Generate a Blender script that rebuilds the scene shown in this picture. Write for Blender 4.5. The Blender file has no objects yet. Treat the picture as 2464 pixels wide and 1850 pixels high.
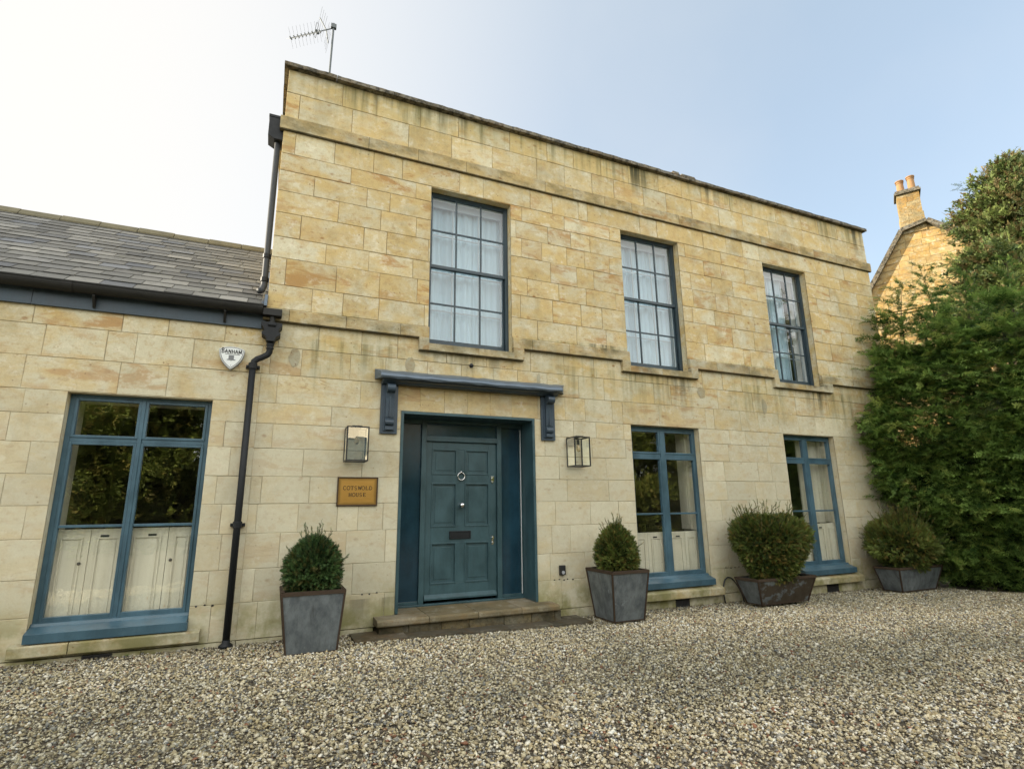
import bpy, math, random
import numpy as np
from mathutils import Vector, Matrix

random.seed(7)
rng = np.random.default_rng(11)
scene = bpy.context.scene
R = math.radians

# ------------------------------------------------------------------ camera
CAM = Vector((0.0, -6.5, 1.36))
pitch, yaw, roll = R(12.849), R(23.808), R(-0.715)
fw = Vector((math.sin(yaw) * math.cos(pitch), math.cos(yaw) * math.cos(pitch), math.sin(pitch)))
r0 = Vector((math.cos(yaw), -math.sin(yaw), 0))
u0 = r0.cross(fw)
rr = math.cos(roll) * r0 + math.sin(roll) * u0
uu = -math.sin(roll) * r0 + math.cos(roll) * u0
cam = bpy.data.cameras.new('camera')
cam.sensor_width = 36.0
cam.lens = 19.031
cam.clip_end = 2000
cam_ob = bpy.data.objects.new('camera', cam)
scene.collection.objects.link(cam_ob)
m = Matrix((rr, uu, -fw)).transposed().to_4x4()
m.translation = CAM
cam_ob.matrix_world = m
scene.camera = cam_ob

# ------------------------------------------------------------------ sun, sky, exposure
SUN_AZ, SUN_EL = R(-60), R(19)          # azimuth from +y towards +x
sun_dir = Vector((math.sin(SUN_AZ) * math.cos(SUN_EL), math.cos(SUN_AZ) * math.cos(SUN_EL), math.sin(SUN_EL)))
SKY_STRENGTH, SUN_STRENGTH, EXPOSURE = 0.15, 3.5, 1.66

world = bpy.data.worlds.new('World')
scene.world = world
world.use_nodes = True
wn = world.node_tree.nodes
wl = world.node_tree.links
wn.clear()
w_out = wn.new('ShaderNodeOutputWorld')
w_bg = wn.new('ShaderNodeBackground')
w_bg.inputs[1].default_value = SKY_STRENGTH
sky = wn.new('ShaderNodeTexSky')
sky.sky_type = 'NISHITA'
sky.sun_disc = False
sky.sun_elevation = SUN_EL
sky.sun_rotation = SUN_AZ
sky.air_density = 1.0
sky.dust_density = 1.5
sky.ozone_density = 1.2
# thin high haze: whitens the sky round the sun, fades to blue away from it
w_tc = wn.new('ShaderNodeTexCoord')
w_dot = wn.new('ShaderNodeVectorMath'); w_dot.operation = 'DOT_PRODUCT'
w_dot.inputs[1].default_value = sun_dir
w_map = wn.new('ShaderNodeMapRange'); w_map.interpolation_type = 'SMOOTHSTEP'
w_map.inputs['From Min'].default_value = -0.05
w_map.inputs['From Max'].default_value = 0.84
w_map.inputs['To Min'].default_value = 0.0
w_map.inputs['To Max'].default_value = 0.98
w_mix = wn.new('ShaderNodeMixRGB')
w_mix.inputs[2].default_value = (2.16, 2.11, 2.03, 1)
w_noise = wn.new('ShaderNodeTexNoise'); w_noise.inputs['Scale'].default_value = 1.9
w_noise.inputs['Detail'].default_value = 5
w_nm = wn.new('ShaderNodeMapRange')
w_nm.inputs['From Min'].default_value = 0.35; w_nm.inputs['From Max'].default_value = 0.75
w_nm.inputs['To Min'].default_value = 0.0; w_nm.inputs['To Max'].default_value = 0.24
w_max = wn.new('ShaderNodeMath'); w_max.operation = 'MAXIMUM'
wl.new(w_tc.outputs['Generated'], w_dot.inputs[0])
wl.new(w_dot.outputs['Value'], w_map.inputs['Value'])
wl.new(w_tc.outputs['Generated'], w_noise.inputs['Vector'])
wl.new(w_noise.outputs[0], w_nm.inputs['Value'])
wl.new(w_map.outputs[0], w_max.inputs[0]); wl.new(w_nm.outputs[0], w_max.inputs[1])
wl.new(w_max.outputs[0], w_mix.inputs[0])
w_pale = wn.new('ShaderNodeMixRGB'); w_pale.inputs[0].default_value = 0.62
w_pale.inputs[2].default_value = (1.22, 1.40, 1.47, 1)
wl.new(sky.outputs[0], w_pale.inputs[1])
wl.new(w_pale.outputs[0], w_mix.inputs[1])
# unseen bright broken cloud, added on the garden side to fill the shaded facade
w_sep = wn.new('ShaderNodeSeparateXYZ')
wl.new(w_tc.outputs['Generated'], w_sep.inputs[0])
w_my = wn.new('ShaderNodeMapRange'); w_my.interpolation_type = 'SMOOTHSTEP'
w_my.inputs['From Min'].default_value = 0.05; w_my.inputs['From Max'].default_value = -0.55
w_cn = wn.new('ShaderNodeTexNoise'); w_cn.inputs['Scale'].default_value = 2.2; w_cn.inputs['Detail'].default_value = 6
wl.new(w_tc.outputs['Generated'], w_cn.inputs['Vector'])
w_cm = wn.new('ShaderNodeMapRange'); w_cm.interpolation_type = 'SMOOTHSTEP'
w_cm.inputs['From Min'].default_value = 0.33; w_cm.inputs['From Max'].default_value = 0.62
w_cm.inputs['To Min'].default_value = 0.35; w_cm.inputs['To Max'].default_value = 1.0
w_cf = wn.new('ShaderNodeMath'); w_cf.operation = 'MULTIPLY'
w_mix2 = wn.new('ShaderNodeMixRGB'); w_mix2.inputs[2].default_value = (6.0, 5.9, 5.55, 1)
wl.new(w_sep.outputs['Y'], w_my.inputs['Value'])
wl.new(w_cn.outputs[0], w_cm.inputs['Value'])
wl.new(w_my.outputs[0], w_cf.inputs[0]); wl.new(w_cm.outputs[0], w_cf.inputs[1])
wl.new(w_cf.outputs[0], w_mix2.inputs[0])
wl.new(w_mix.outputs[0], w_mix2.inputs[1])
wl.new(w_mix2.outputs[0], w_bg.inputs[0])
wl.new(w_bg.outputs[0], w_out.inputs[0])

sun = bpy.data.lights.new('sun', 'SUN')
sun.energy = SUN_STRENGTH
sun.angle = R(0.5)
sun.color = (1.0, 0.89, 0.70)
sun_ob = bpy.data.objects.new('sun', sun)
scene.collection.objects.link(sun_ob)
sun_ob.rotation_euler = (-sun_dir).to_track_quat('-Z', 'Y').to_euler()
sun_ob.location = (-30, 20, 30)

scene.view_settings.view_transform = 'Standard'
scene.view_settings.look = 'None'
scene.view_settings.gamma = 1
scene.view_settings.use_curve_mapping = False
scene.view_settings.exposure = EXPOSURE
scene.cycles.max_bounces = 8
scene.cycles.transparent_max_bounces = 12

# ------------------------------------------------------------------ helpers
ORG = {}


def link(o):
    scene.collection.objects.link(o)


def tag(o, label=None, cat=None, group=None, kind=None):
    if label: o['label'] = label
    if cat: o['category'] = cat
    if group: o['group'] = group
    if kind: o['kind'] = kind
    return o


def thing(name, loc, label, cat, group=None):
    o = bpy.data.objects.new(name, None)
    o.empty_display_size = 0.2
    o.location = loc
    link(o)
    ORG[o] = Vector(loc)
    return tag(o, label, cat, group)


def finish(name, me, mat, parent, smooth=False, bevel=0.0, label=None):
    o = bpy.data.objects.new(name, me)
    link(o)
    if mat: me.materials.append(mat)
    if parent is not None:
        o.parent = parent
        ORG[o] = ORG.get(parent, Vector((0, 0, 0)))
    if smooth:
        me.polygons.foreach_set('use_smooth', [True] * len(me.polygons))
    if bevel:
        b = o.modifiers.new('bevel', 'BEVEL')
        b.width = bevel; b.segments = 2; b.limit_method = 'ANGLE'; b.angle_limit = R(40)
    if label: o['label'] = label
    return o


class MB:
    """collects polygons in world coordinates, builds ONE mesh object"""
    def __init__(self):
        self.v, self.f, self.t = [], [], []

    def poly(self, pts, tint=(1, 0.5, 0.5)):
        n = len(self.v)
        self.v += [tuple(p) for p in pts]
        self.t += [tint] * len(pts)
        self.f.append(tuple(range(n, n + len(pts))))

    def box(self, x0, x1, y0, y1, z0, z1, tint=(1, 0.5, 0.5), skip=''):
        n = len(self.v)
        self.v += [(x0, y0, z0), (x1, y0, z0), (x1, y1, z0), (x0, y1, z0), (x0, y0, z1), (x1, y0, z1), (x1, y1, z1), (x0, y1, z1)]
        self.t += [tint] * 8
        fs = {'b': (0, 3, 2, 1), 't': (4, 5, 6, 7), 'f': (0, 1, 5, 4), 'k': (2, 3, 7, 6), 'l': (3, 0, 4, 7), 'r': (1, 2, 6, 5)}
        for k, q in fs.items():
            if k not in skip: self.f.append(tuple(n + i for i in q))

    def prism(self, prof, x0, x1, axis='x', tint=(1, 0.5, 0.5)):
        """closed profile of (a,b) extruded along an axis; x: prof=(y,z); y: prof=(x,z); z: prof=(x,y)"""
        n = len(self.v); k = len(prof)
        for c in (x0, x1):
            for a, b in prof:
                self.v.append({'x': (c, a, b), 'y': (a, c, b), 'z': (a, b, c)}[axis])
        self.t += [tint] * (2 * k)
        for i in range(k):
            j = (i + 1) % k
            self.f.append((n + i, n + j, n + k + j, n + k + i))
        self.f.append(tuple(n + i for i in range(k))[::-1])
        self.f.append(tuple(n + k + i for i in range(k)))

    def tube(self, path, rad, seg=10, tint=(1, 0.5, 0.5), cap=True):
        path = [Vector(p) for p in path]
        rads = rad if isinstance(rad, (list, tuple)) else [rad] * len(path)
        n = len(self.v)
        prev = None
        for i, p in enumerate(path):
            d = (path[min(i + 1, len(path) - 1)] - path[max(i - 1, 0)])
            d.normalize()
            if prev is None:
                a = d.orthogonal().normalized()
            else:
                a = (prev - d * prev.dot(d)).normalized()
            prev = a
            b = d.cross(a)
            for k in range(seg):
                t = 2 * math.pi * k / seg
                self.v.append(tuple(p + float(rads[i]) * (math.cos(t) * a + math.sin(t) * b)))
                self.t.append(tint)
        for i in range(len(path) - 1):
            for k in range(seg):
                k2 = (k + 1) % seg
                self.f.append((n + i * seg + k, n + i * seg + k2, n + (i + 1) * seg + k2, n + (i + 1) * seg + k))
        if cap:
            self.f.append(tuple(n + k for k in range(seg))[::-1])
            self.f.append(tuple(n + (len(path) - 1) * seg + k for k in range(seg)))

    def lathe(self, prof, cx, cy, seg=20, tint=(1, 0.5, 0.5)):
        self.tube([(cx, cy, z + 1e-5 * i) for i, (r, z) in enumerate(prof)], [max(r, 1e-4) for r, z in prof], seg, tint)

    def build(self, name, mat, parent=None, smooth=False, bevel=0.0, label=None):
        o = ORG.get(parent, Vector((0, 0, 0))) if parent is not None else Vector((0, 0, 0))
        me = bpy.data.meshes.new(name)
        me.from_pydata([(x - o.x, y - o.y, z - o.z) for x, y, z in self.v], [], self.f)
        at = me.color_attributes.new('tint', 'FLOAT_COLOR', 'POINT')
        t = np.ones((len(self.v), 4), np.float32)
        t[:, :3] = np.array(self.t, np.float32).reshape(-1, 3)
        at.data.foreach_set('color', t.ravel())
        me.update()
        return finish(name, me, mat, parent, smooth, bevel, label)


def fast_mesh(name, V, F, T, mat, parent=None, smooth=False):
    """V (n,3), F (m,k) index array, T (n,3) tints"""
    o = ORG.get(parent, Vector((0, 0, 0))) if parent is not None else Vector((0, 0, 0))
    V = (np.asarray(V, np.float32) - np.array(o, np.float32)).astype(np.float32)
    F = np.asarray(F, np.int32)
    me = bpy.data.meshes.new(name)
    me.vertices.add(len(V)); me.vertices.foreach_set('co', V.ravel())
    me.loops.add(F.size); me.loops.foreach_set('vertex_index', F.ravel())
    me.polygons.add(len(F))
    me.polygons.foreach_set('loop_start', np.arange(0, F.size, F.shape[1], dtype=np.int32))
    me.polygons.foreach_set('loop_total', np.full(len(F), F.shape[1], np.int32))
    at = me.color_attributes.new('tint', 'FLOAT_COLOR', 'POINT')
    t = np.ones((len(V), 4), np.float32); t[:, :3] = T
    at.data.foreach_set('color', t.ravel())
    me.update(calc_edges=True)
    me.validate()
    return finish(name, me, mat, parent, smooth)


# ------------------------------------------------------------------ materials
class NT:
    def __init__(self, name):
        self.m = bpy.data.materials.new(name)
        self.m.use_nodes = True
        self.nt = self.m.node_tree
        self.nt.nodes.clear()
        self.out = self.nt.nodes.new('ShaderNodeOutputMaterial')
        self.b = self.nt.nodes.new('ShaderNodeBsdfPrincipled')
        self.nt.links.new(self.b.outputs[0], self.out.inputs[0])
        self.pos = self.nt.nodes.new('ShaderNodeNewGeometry').outputs['Position']

    def L(self, a, b):
        if hasattr(a, 'is_output') or isinstance(a, bpy.types.NodeSocket):
            self.nt.links.new(a, b)
        else:
            if isinstance(a, (tuple, list)) and len(a) == 3 and b.type == 'RGBA': a = (*a, 1)
            b.default_value = a

    def math(self, op, a, b=0.0, c=None, clamp=False):
        n = self.nt.nodes.new('ShaderNodeMath'); n.operation = op; n.use_clamp = clamp
        self.L(a, n.inputs[0]); self.L(b, n.inputs[1])
        if c is not None: self.L(c, n.inputs[2])
        return n.outputs[0]

    def mix(self, f, a, b, mode='MIX'):
        n = self.nt.nodes.new('ShaderNodeMixRGB'); n.blend_type = mode
        self.L(f, n.inputs[0]); self.L(a, n.inputs[1]); self.L(b, n.inputs[2])
        return n.outputs[0]

    def noise(self, vec=None, scale=5, detail=4, rough=0.55, dist=0.0):
        n = self.nt.nodes.new('ShaderNodeTexNoise')
        self.L(vec if vec is not None else self.pos, n.inputs['Vector'])
        n.inputs['Scale'].default_value = scale; n.inputs['Detail'].default_value = detail
        n.inputs['Roughness'].default_value = rough; n.inputs['Distortion'].default_value = dist
        return n.outputs[0]

    def voronoi(self, vec=None, scale=5, feature='F1'):
        n = self.nt.nodes.new('ShaderNodeTexVoronoi'); n.feature = feature
        self.L(vec if vec is not None else self.pos, n.inputs['Vector'])
        n.inputs['Scale'].default_value = scale
        return n.outputs['Distance'], n.outputs['Color']

    def ramp(self, f, lo, hi, a=0.0, b=1.0, smooth=True):
        n = self.nt.nodes.new('ShaderNodeMapRange')
        if smooth: n.interpolation_type = 'SMOOTHSTEP'
        self.L(f, n.inputs['Value'])
        n.inputs['From Min'].default_value = lo; n.inputs['From Max'].default_value = hi
        n.inputs['To Min'].default_value = a; n.inputs['To Max'].default_value = b
        return n.outputs[0]

    def vmul(self, vec, s, add=None):
        n = self.nt.nodes.new('ShaderNodeVectorMath'); n.operation = 'MULTIPLY'
        self.L(vec, n.inputs[0]); self.L(s, n.inputs[1])
        if add is None: return n.outputs[0]
        k = self.nt.nodes.new('ShaderNodeVectorMath'); k.operation = 'ADD'
        self.nt.links.new(n.outputs[0], k.inputs[0]); self.L(add, k.inputs[1])
        return k.outputs[0]

    def sep(self, v):
        n = self.nt.nodes.new('ShaderNodeSeparateXYZ'); self.L(v, n.inputs[0]); return n.outputs

    def comb(self, x, y, z):
        n = self.nt.nodes.new('ShaderNodeCombineXYZ')
        self.L(x, n.inputs[0]); self.L(y, n.inputs[1]); self.L(z, n.inputs[2]); return n.outputs[0]

    def attr(self):
        n = self.nt.nodes.new('ShaderNodeAttribute'); n.attribute_name = 'tint'
        return self.sep(n.outputs['Vector']), n.outputs['Color']

    def bump(self, h, strength=0.3, dist=0.01):
        n = self.nt.nodes.new('ShaderNodeBump')
        n.inputs['Strength'].default_value = strength; n.inputs['Distance'].default_value = dist
        self.L(h, n.inputs['Height'])
        self.nt.links.new(n.outputs[0], self.b.inputs['Normal'])

    def set(self, col=None, rough=0.7, spec=0.5, metal=0.0):
        if col is not None: self.L(col, self.b.inputs['Base Color'])
        self.L(rough, self.b.inputs['Roughness'])
        self.b.inputs['Specular IOR Level'].default_value = spec
        self.b.inputs['Metallic'].default_value = metal
        return self.m


def simple(name, col, rough=0.6, spec=0.5, metal=0.0, var=0.15, scale=12, bump=0.1, bd=0.002):
    n = NT(name)
    f = n.noise(scale=scale, detail=5)
    c = n.mix(f, tuple(x * (1 - var) for x in col), tuple(min(1, x * (1 + var)) for x in col))
    if bump: n.bump(n.noise(scale=scale * 4, detail=4), bump, bd)
    return n.set(c, n.ramp(f, 0.2, 0.8, rough * 0.85, min(1, rough * 1.15)), spec, metal)


def stone_mat(name, features=(), stains=(), base=1.0, gain_=1.0, algae=0.0, lichen=0.0, low_green=True, light=(0.515, 0.480, 0.345), warm=(0.508, 0.390, 0.185)):
    """limestone: per-block tint, rusty bedding veins, pits, algae streaks under the ledges listed in features (z, length, amount)"""
    n = NT(name)
    (tr, tg, tb), _ = n.attr()
    x, y, z = n.sep(n.pos)
    off = n.comb(n.math('MULTIPLY', tb, 37.0), n.math('MULTIPLY', tb, 11.0), n.math('MULTIPLY', tb, 53.0))
    big = n.noise(scale=0.9, detail=5, rough=0.6)
    patch = n.noise(n.vmul(n.pos, (1.0, 1.0, 1.6), off), scale=2.3, detail=5, rough=0.6, dist=0.6)
    w = n.math('ADD', tg, n.ramp(patch, 0.36, 0.64, -0.55, 0.55, False))
    w = n.math('ADD', w, n.ramp(big, 0.3, 0.7, -0.18, 0.18, False), clamp=True)
    col = n.mix(w, light, warm)
    # bedding veins, stronger on some blocks
    sel = n.math('FRACT', n.math('MULTIPLY', tb, 7.31))
    vein = n.noise(n.vmul(n.pos, (0.9, 0.9, 3.6), off), scale=1.5, detail=8, rough=0.66, dist=0.7)
    vamt = n.math('MULTIPLY', n.ramp(vein, 0.50, 0.62), n.math('MULTIPLY', n.ramp(sel, 0.30, 1.0, 0.06, 0.85), n.ramp(z, 1.6, 3.6, 0.55, 1.0)))
    col = n.mix(vamt, col, (0.37, 0.205, 0.075))
    thin = n.noise(n.vmul(n.pos, (1.0, 1.0, 3.0), off), scale=1.1, detail=4, rough=0.5, dist=1.6)
    tmask = n.ramp(n.math('ABSOLUTE', n.math('SUBTRACT', thin, 0.5)), 0.0, 0.014, 1.0, 0.0)
    tmask = n.math('MULTIPLY', tmask, n.ramp(n.math('FRACT', n.math('MULTIPLY', tb, 3.77)), 0.66, 0.74, 0.0, 0.5))
    col = n.mix(n.math('MULTIPLY', tmask, n.ramp(patch, 0.4, 0.6)), col, (0.26, 0.125, 0.045))
    # soft pale/ochre clouds
    cloud = n.noise(n.vmul(n.pos, (1, 1, 1.3), off), scale=5.5, detail=6, rough=0.7)
    col = n.mix(n.ramp(cloud, 0.53, 0.66, 0, 0.45), col, (0.40, 0.26, 0.115))
    col = n.mix(n.ramp(cloud, 0.47, 0.34, 0, 0.6), col, (0.62, 0.58, 0.45))
    blot = n.noise(n.vmul(n.pos, (1, 1, 0.8)), scale=1.7, detail=7, rough=0.72)
    col = n.mix(n.ramp(blot, 0.50, 0.66, 0, 0.42), col, (0.285, 0.23, 0.12))
    mot = n.noise(scale=17, detail=5, rough=0.75)
    col = n.mix(n.ramp(mot, 0.50, 0.66, 0, 0.45), col, (0.34, 0.235, 0.115))
    # grain
    fine = n.noise(scale=70, detail=4, rough=0.7)
    col = n.mix(1.0, col, n.mix(fine, (0.80, 0.80, 0.80), (1.22, 1.22, 1.21)), 'MULTIPLY')
    # pits and brown spots
    pd, _ = n.voronoi(n.vmul(n.pos, (1, 1, 1)), scale=16)
    pit = n.math('MULTIPLY', n.ramp(pd, 0.07, 0.19, 1.0, 0.0), n.ramp(n.noise(n.vmul(n.pos, (1, 1, 2.5), off), scale=3.0, detail=3), 0.52, 0.64))
    col = n.mix(n.math('MULTIPLY', pit, 0.75), col, (0.17, 0.085, 0.035))
    pd2, _ = n.voronoi(n.vmul(n.pos, (1, 1, 1.5), off), scale=7.5)
    rust = n.math('MULTIPLY', n.ramp(pd2, 0.10, 0.30, 1.0, 0.0), n.ramp(n.noise(n.vmul(n.pos, (1, 1, 1.4), off), scale=2.2, detail=4), 0.52, 0.62))
    col = n.mix(n.math('MULTIPLY', n.math('MULTIPLY', rust, 0.8), n.ramp(cloud, 0.35, 0.6)), col, (0.25, 0.125, 0.045))
    if base == 1.0 and low_green:     # stone colour turns paler and greyer towards the ground
        col = n.mix(n.ramp(z, 3.4, 1.6, 0.0, 0.50), col, (0.50, 0.475, 0.365))
    # algae / soot streaks
    streak = n.noise(n.comb(n.math('MULTIPLY', x, 9.0), n.math('MULTIPLY', y, 9.0), n.math('MULTIPLY', z, 0.55)), scale=1.0, detail=4, rough=0.6)
    patchy = n.noise(n.comb(n.math('MULTIPLY', x, 0.9), y, n.math('MULTIPLY', z, 0.4)), scale=1.0, detail=3)
    sk = n.math('MULTIPLY', n.ramp(streak, 0.44, 0.72), n.ramp(patchy, 0.38, 0.62))
    tot = None
    for zk, ln, amt in features:
        g = n.math('MULTIPLY', n.ramp(z, zk - ln, zk, 0.0, 1.0), n.math('LESS_THAN', z, zk + 0.002))
        g = n.math('MULTIPLY', g, amt)
        tot = g if tot is None else n.math('MAXIMUM', tot, g)
    if tot is not None:
        tot = n.math('MULTIPLY', tot, n.math('GREATER_THAN', x, -0.2))
        s = n.math('MULTIPLY', sk, tot, clamp=True)
        col = n.mix(s, col, (0.10, 0.098, 0.045))
        s2 = n.math('MULTIPLY', n.math('MULTIPLY', n.ramp(patchy, 0.35, 0.7), tot), 0.35, clamp=True)
        col = n.mix(s2, col, (0.30, 0.27, 0.11))
    for xc, wx, zk, ln, amt in stains:
        g = n.math('POWER', 2.718, n.math('MULTIPLY', -1.0, n.math('POWER', n.math('DIVIDE', n.math('SUBTRACT', x, xc), wx), 2.0)))
        g = n.math('MULTIPLY', g, n.math('MULTIPLY', n.ramp(z, zk - ln, zk), n.math('LESS_THAN', z, zk + 0.002)))
        g = n.math('MULTIPLY', n.math('MULTIPLY', g, amt), n.ramp(streak, 0.36, 0.60), clamp=True)
        col = n.mix(g, col, (0.052, 0.052, 0.030))
    if low_green:
        lg = n.math('MULTIPLY', n.ramp(z, 0.70, 0.10, 0.0, 1.0), n.ramp(n.noise(n.vmul(n.pos, (1, 1, 1)), scale=2.6, detail=5, rough=0.65), 0.40, 0.62, 0.1, 0.95))
        col = n.mix(lg, col, (0.215, 0.205, 0.085))
    if algae:
        col = n.mix(n.math('MULTIPLY', n.ramp(n.noise(n.vmul(n.pos, (1.2, 1.2, 2.0)), scale=2.2, detail=5, rough=0.65), 0.42, 0.68), algae), col, (0.105, 0.098, 0.048))
    if lichen:
        lc = n.noise(scale=14, detail=6, rough=0.75)
        col = n.mix(n.ramp(lc, 0.45, 0.6, 0, lichen), col, (0.075, 0.072, 0.06))
        col = n.mix(n.ramp(lc, 0.40, 0.30, 0, lichen * 0.7), col, (0.45, 0.42, 0.33))
    gain = n.math('MULTIPLY', tr, base * gain_)
    col = n.mix(1.0, col, n.comb(gain, gain, gain), 'MULTIPLY')
    n.bump(n.math('ADD', n.math('MULTIPLY', fine, 0.5), n.math('ADD', cloud, n.math('MULTIPLY', pit, -1.0))), 0.35, 0.006)
    return n.set(col, 0.92, 0.2)


M = {}
M['stone'] = stone_mat('limestone_ashlar', gain_=1.10, features=((6.885, 0.60, 1.0), (6.0, 0.25, 0.4), (3.68, 0.12, 0.9), (3.49, 0.40, 0.5), (3.325, 0.85, 0.85), (2.88, 0.4, 0.35)), stains=((5.15, 0.32, 6.885, 0.62, 1.0), (6.75, 0.2, 6.885, 0.5, 0.8), (10.66, 0.16, 6.885, 0.8, 0.9), (0.95, 0.3, 6.885, 0.3, 0.6), (2.0, 0.3, 6.885, 0.4, 0.5), (5.75, 0.3, 3.325, 0.7, 0.7), (8.85, 0.3, 3.325, 0.6, 0.9), (2.3, 0.8, 3.325, 0.3, 0.5), (4.35, 0.3, 3.70, 0.10, 0.8), (1.1, 0.5, 0.40, 0.4, 0.5)))
M['ledge'] = stone_mat('limestone_ledge', stains=((4.4, 0.32, 3.66, 0.14, 1.0), (7.35, 0.40, 3.66, 0.13, 1.0), (0.6, 0.8, 3.66, 0.06, 0.8), (4.2, 0.5, 6.2, 0.1, 0.7), (1.6, 0.4, 6.2, 0.12, 0.6), (6.2, 0.5, 6.2, 0.12, 0.8), (2.2, 0.5, 3.45, 0.12, 0.7), (5.5, 0.5, 3.45, 0.12, 0.8), (8.8, 0.4, 3.45, 0.13, 0.9)), base=0.90, algae=0.55, low_green=False)
M['coping'] = stone_mat('lichened_coping', base=0.47, algae=0.5, lichen=0.9, low_green=False, light=(0.46, 0.43, 0.36), warm=(0.40, 0.34, 0.25))
M['sill'] = stone_mat('sill_stone', base=0.95, algae=0.25, low_green=True)
M['gable'] = stone_mat('golden_rubble_stone', base=0.92, lichen=0.22, low_green=False, light=(0.52, 0.40, 0.20), warm=(0.50, 0.31, 0.10))
M['chimney'] = stone_mat('lichened_chimney_stone', base=0.80, lichen=0.45, algae=0.3, low_green=False, light=(0.50, 0.40, 0.22), warm=(0.52, 0.31, 0.09))
M['step'] = stone_mat('mossy_step_stone', base=0.52, algae=0.55, low_green=False, light=(0.42, 0.37, 0.27), warm=(0.34, 0.28, 0.16))
M['riser'] = stone_mat('wet_riser_stone', base=0.3, algae=0.75, lichen=0.4, low_green=False)
n = NT('mortar')
_z = n.sep(n.pos)[2]
_c = n.mix(n.ramp(_z, 2.2, 4.2), (0.46, 0.42, 0.31), (0.27, 0.205, 0.115))
M['joint'] = n.set(n.mix(1.0, _c, n.mix(n.noise(scale=3.0, detail=6, rough=0.7), (0.4, 0.4, 0.38), (1.35, 1.35, 1.35)), 'MULTIPLY'), 0.95, 0.1)


def paint(name, col, rough=0.35):
    n = NT(name)
    big = n.noise(scale=3.0, detail=4)
    grain = n.noise(n.vmul(n.pos, (30, 30, 4)), scale=3, detail=4)
    big = n.noise(n.vmul(n.pos, (1, 1, 0.6)), scale=3.5, detail=6, rough=0.7)
    c = n.mix(n.ramp(big, 0.3, 0.7), tuple(v * 0.74 for v in col), tuple(v * 1.24 for v in col))
    c = n.mix(n.ramp(n.noise(n.vmul(n.pos, (25, 25, 2.0)), scale=1.2, detail=5, rough=0.7), 0.50, 0.68, 0, 0.30), c, tuple(v * 0.55 + 0.01 for v in col))
    c = n.mix(n.ramp(n.noise(scale=60, detail=3), 0.66, 0.78, 0, 0.3), c, tuple(v * 1.7 for v in col))
    n.bump(grain, 0.12, 0.0015)
    return n.set(c, n.ramp(big, 0.3, 0.7, rough * 0.8, rough * 1.3), 0.5)


M['door'] = paint('teal_door_paint', (0.035, 0.079, 0.093), 0.38)
M['door_gloss'] = paint('teal_gloss_panel', (0.013, 0.044, 0.068), 0.12)
M['frame'] = paint('blue_grey_frame_paint', (0.050, 0.106, 0.143), 0.36)
M['hood_paint'] = paint('slate_blue_hood_paint', (0.034, 0.056, 0.080), 0.4)
M['sash'] = paint('slate_sash_paint', (0.030, 0.052, 0.066), 0.4)
M['fascia'] = paint('fascia_paint', (0.040, 0.062, 0.082), 0.45)
M['iron'] = simple('black_cast_iron', (0.011, 0.013, 0.015), 0.55, 0.3, var=0.25, scale=20)
M['gutter'] = simple('old_black_gutter', (0.014, 0.014, 0.012), 0.6, 0.35, var=0.4, scale=10)
M['lead'] = simple('lead_sheet', (0.105, 0.140, 0.180), 0.42, 0.5, 0.3, var=0.3, scale=9, bump=0.25, bd=0.004)
M['white'] = simple('white_gloss_wood', (0.72, 0.73, 0.72), 0.4, var=0.04)
M['inner'] = simple('grey_sash_bar_shadows', (0.26, 0.31, 0.35), 0.45, var=0.05)
M['dark_metal'] = simple('black_lantern_metal', (0.012, 0.013, 0.013), 0.4, 0.5, var=0.2)
M['chrome'] = simple('polished_nickel', (0.75, 0.75, 0.76), 0.12, 0.5, 1.0, var=0.05, bump=0)
M['aluminium'] = simple('dull_aluminium', (0.30, 0.31, 0.32), 0.4, 0.5, 0.7, var=0.15)
M['mast'] = simple('galvanised_mast', (0.10, 0.115, 0.12), 0.5, 0.5, 0.3, var=0.2)
M['pipe_grey'] = simple('grey_painted_pipe', (0.045, 0.05, 0.055), 0.6, 0.3, var=0.2)
M['dark_plastic'] = simple('dark_plastic', (0.016, 0.017, 0.018), 0.45, var=0.1)
M['alarm_white'] = simple('white_plastic', (0.70, 0.73, 0.72), 0.35, var=0.03, bump=0)
M['alarm_side'] = simple('grey_plastic', (0.36, 0.38, 0.40), 0.4, var=0.03, bump=0)
M['ink'] = simple('black_ink', (0.012, 0.012, 0.012), 0.5, var=0.1, bump=0)
M['grey_ink'] = simple('grey_emblem', (0.16, 0.17, 0.18), 0.5, var=0.3, scale=200, bump=0)
M['engraved'] = simple('engraved_letter', (0.012, 0.008, 0.004), 0.6, var=0.1, bump=0)
M['pot'] = simple('terracotta_pot', (0.34, 0.20, 0.10), 0.85, 0.2, var=0.25, scale=6)
M['room'] = simple('dim_room_paint', (0.10, 0.09, 0.075), 0.9, 0.1, var=0.1, bump=0)
M['roof_felt'] = simple('roof_felt', (0.05, 0.05, 0.05), 0.9, 0.1)
M['vent'] = simple('iron_air_brick', (0.02, 0.02, 0.02), 0.7)
M['rust_trim'] = simple('rusted_angle_iron', (0.058, 0.040, 0.027), 0.8, 0.3, 0.2, var=0.5, scale=25, bump=0.3, bd=0.002)


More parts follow.
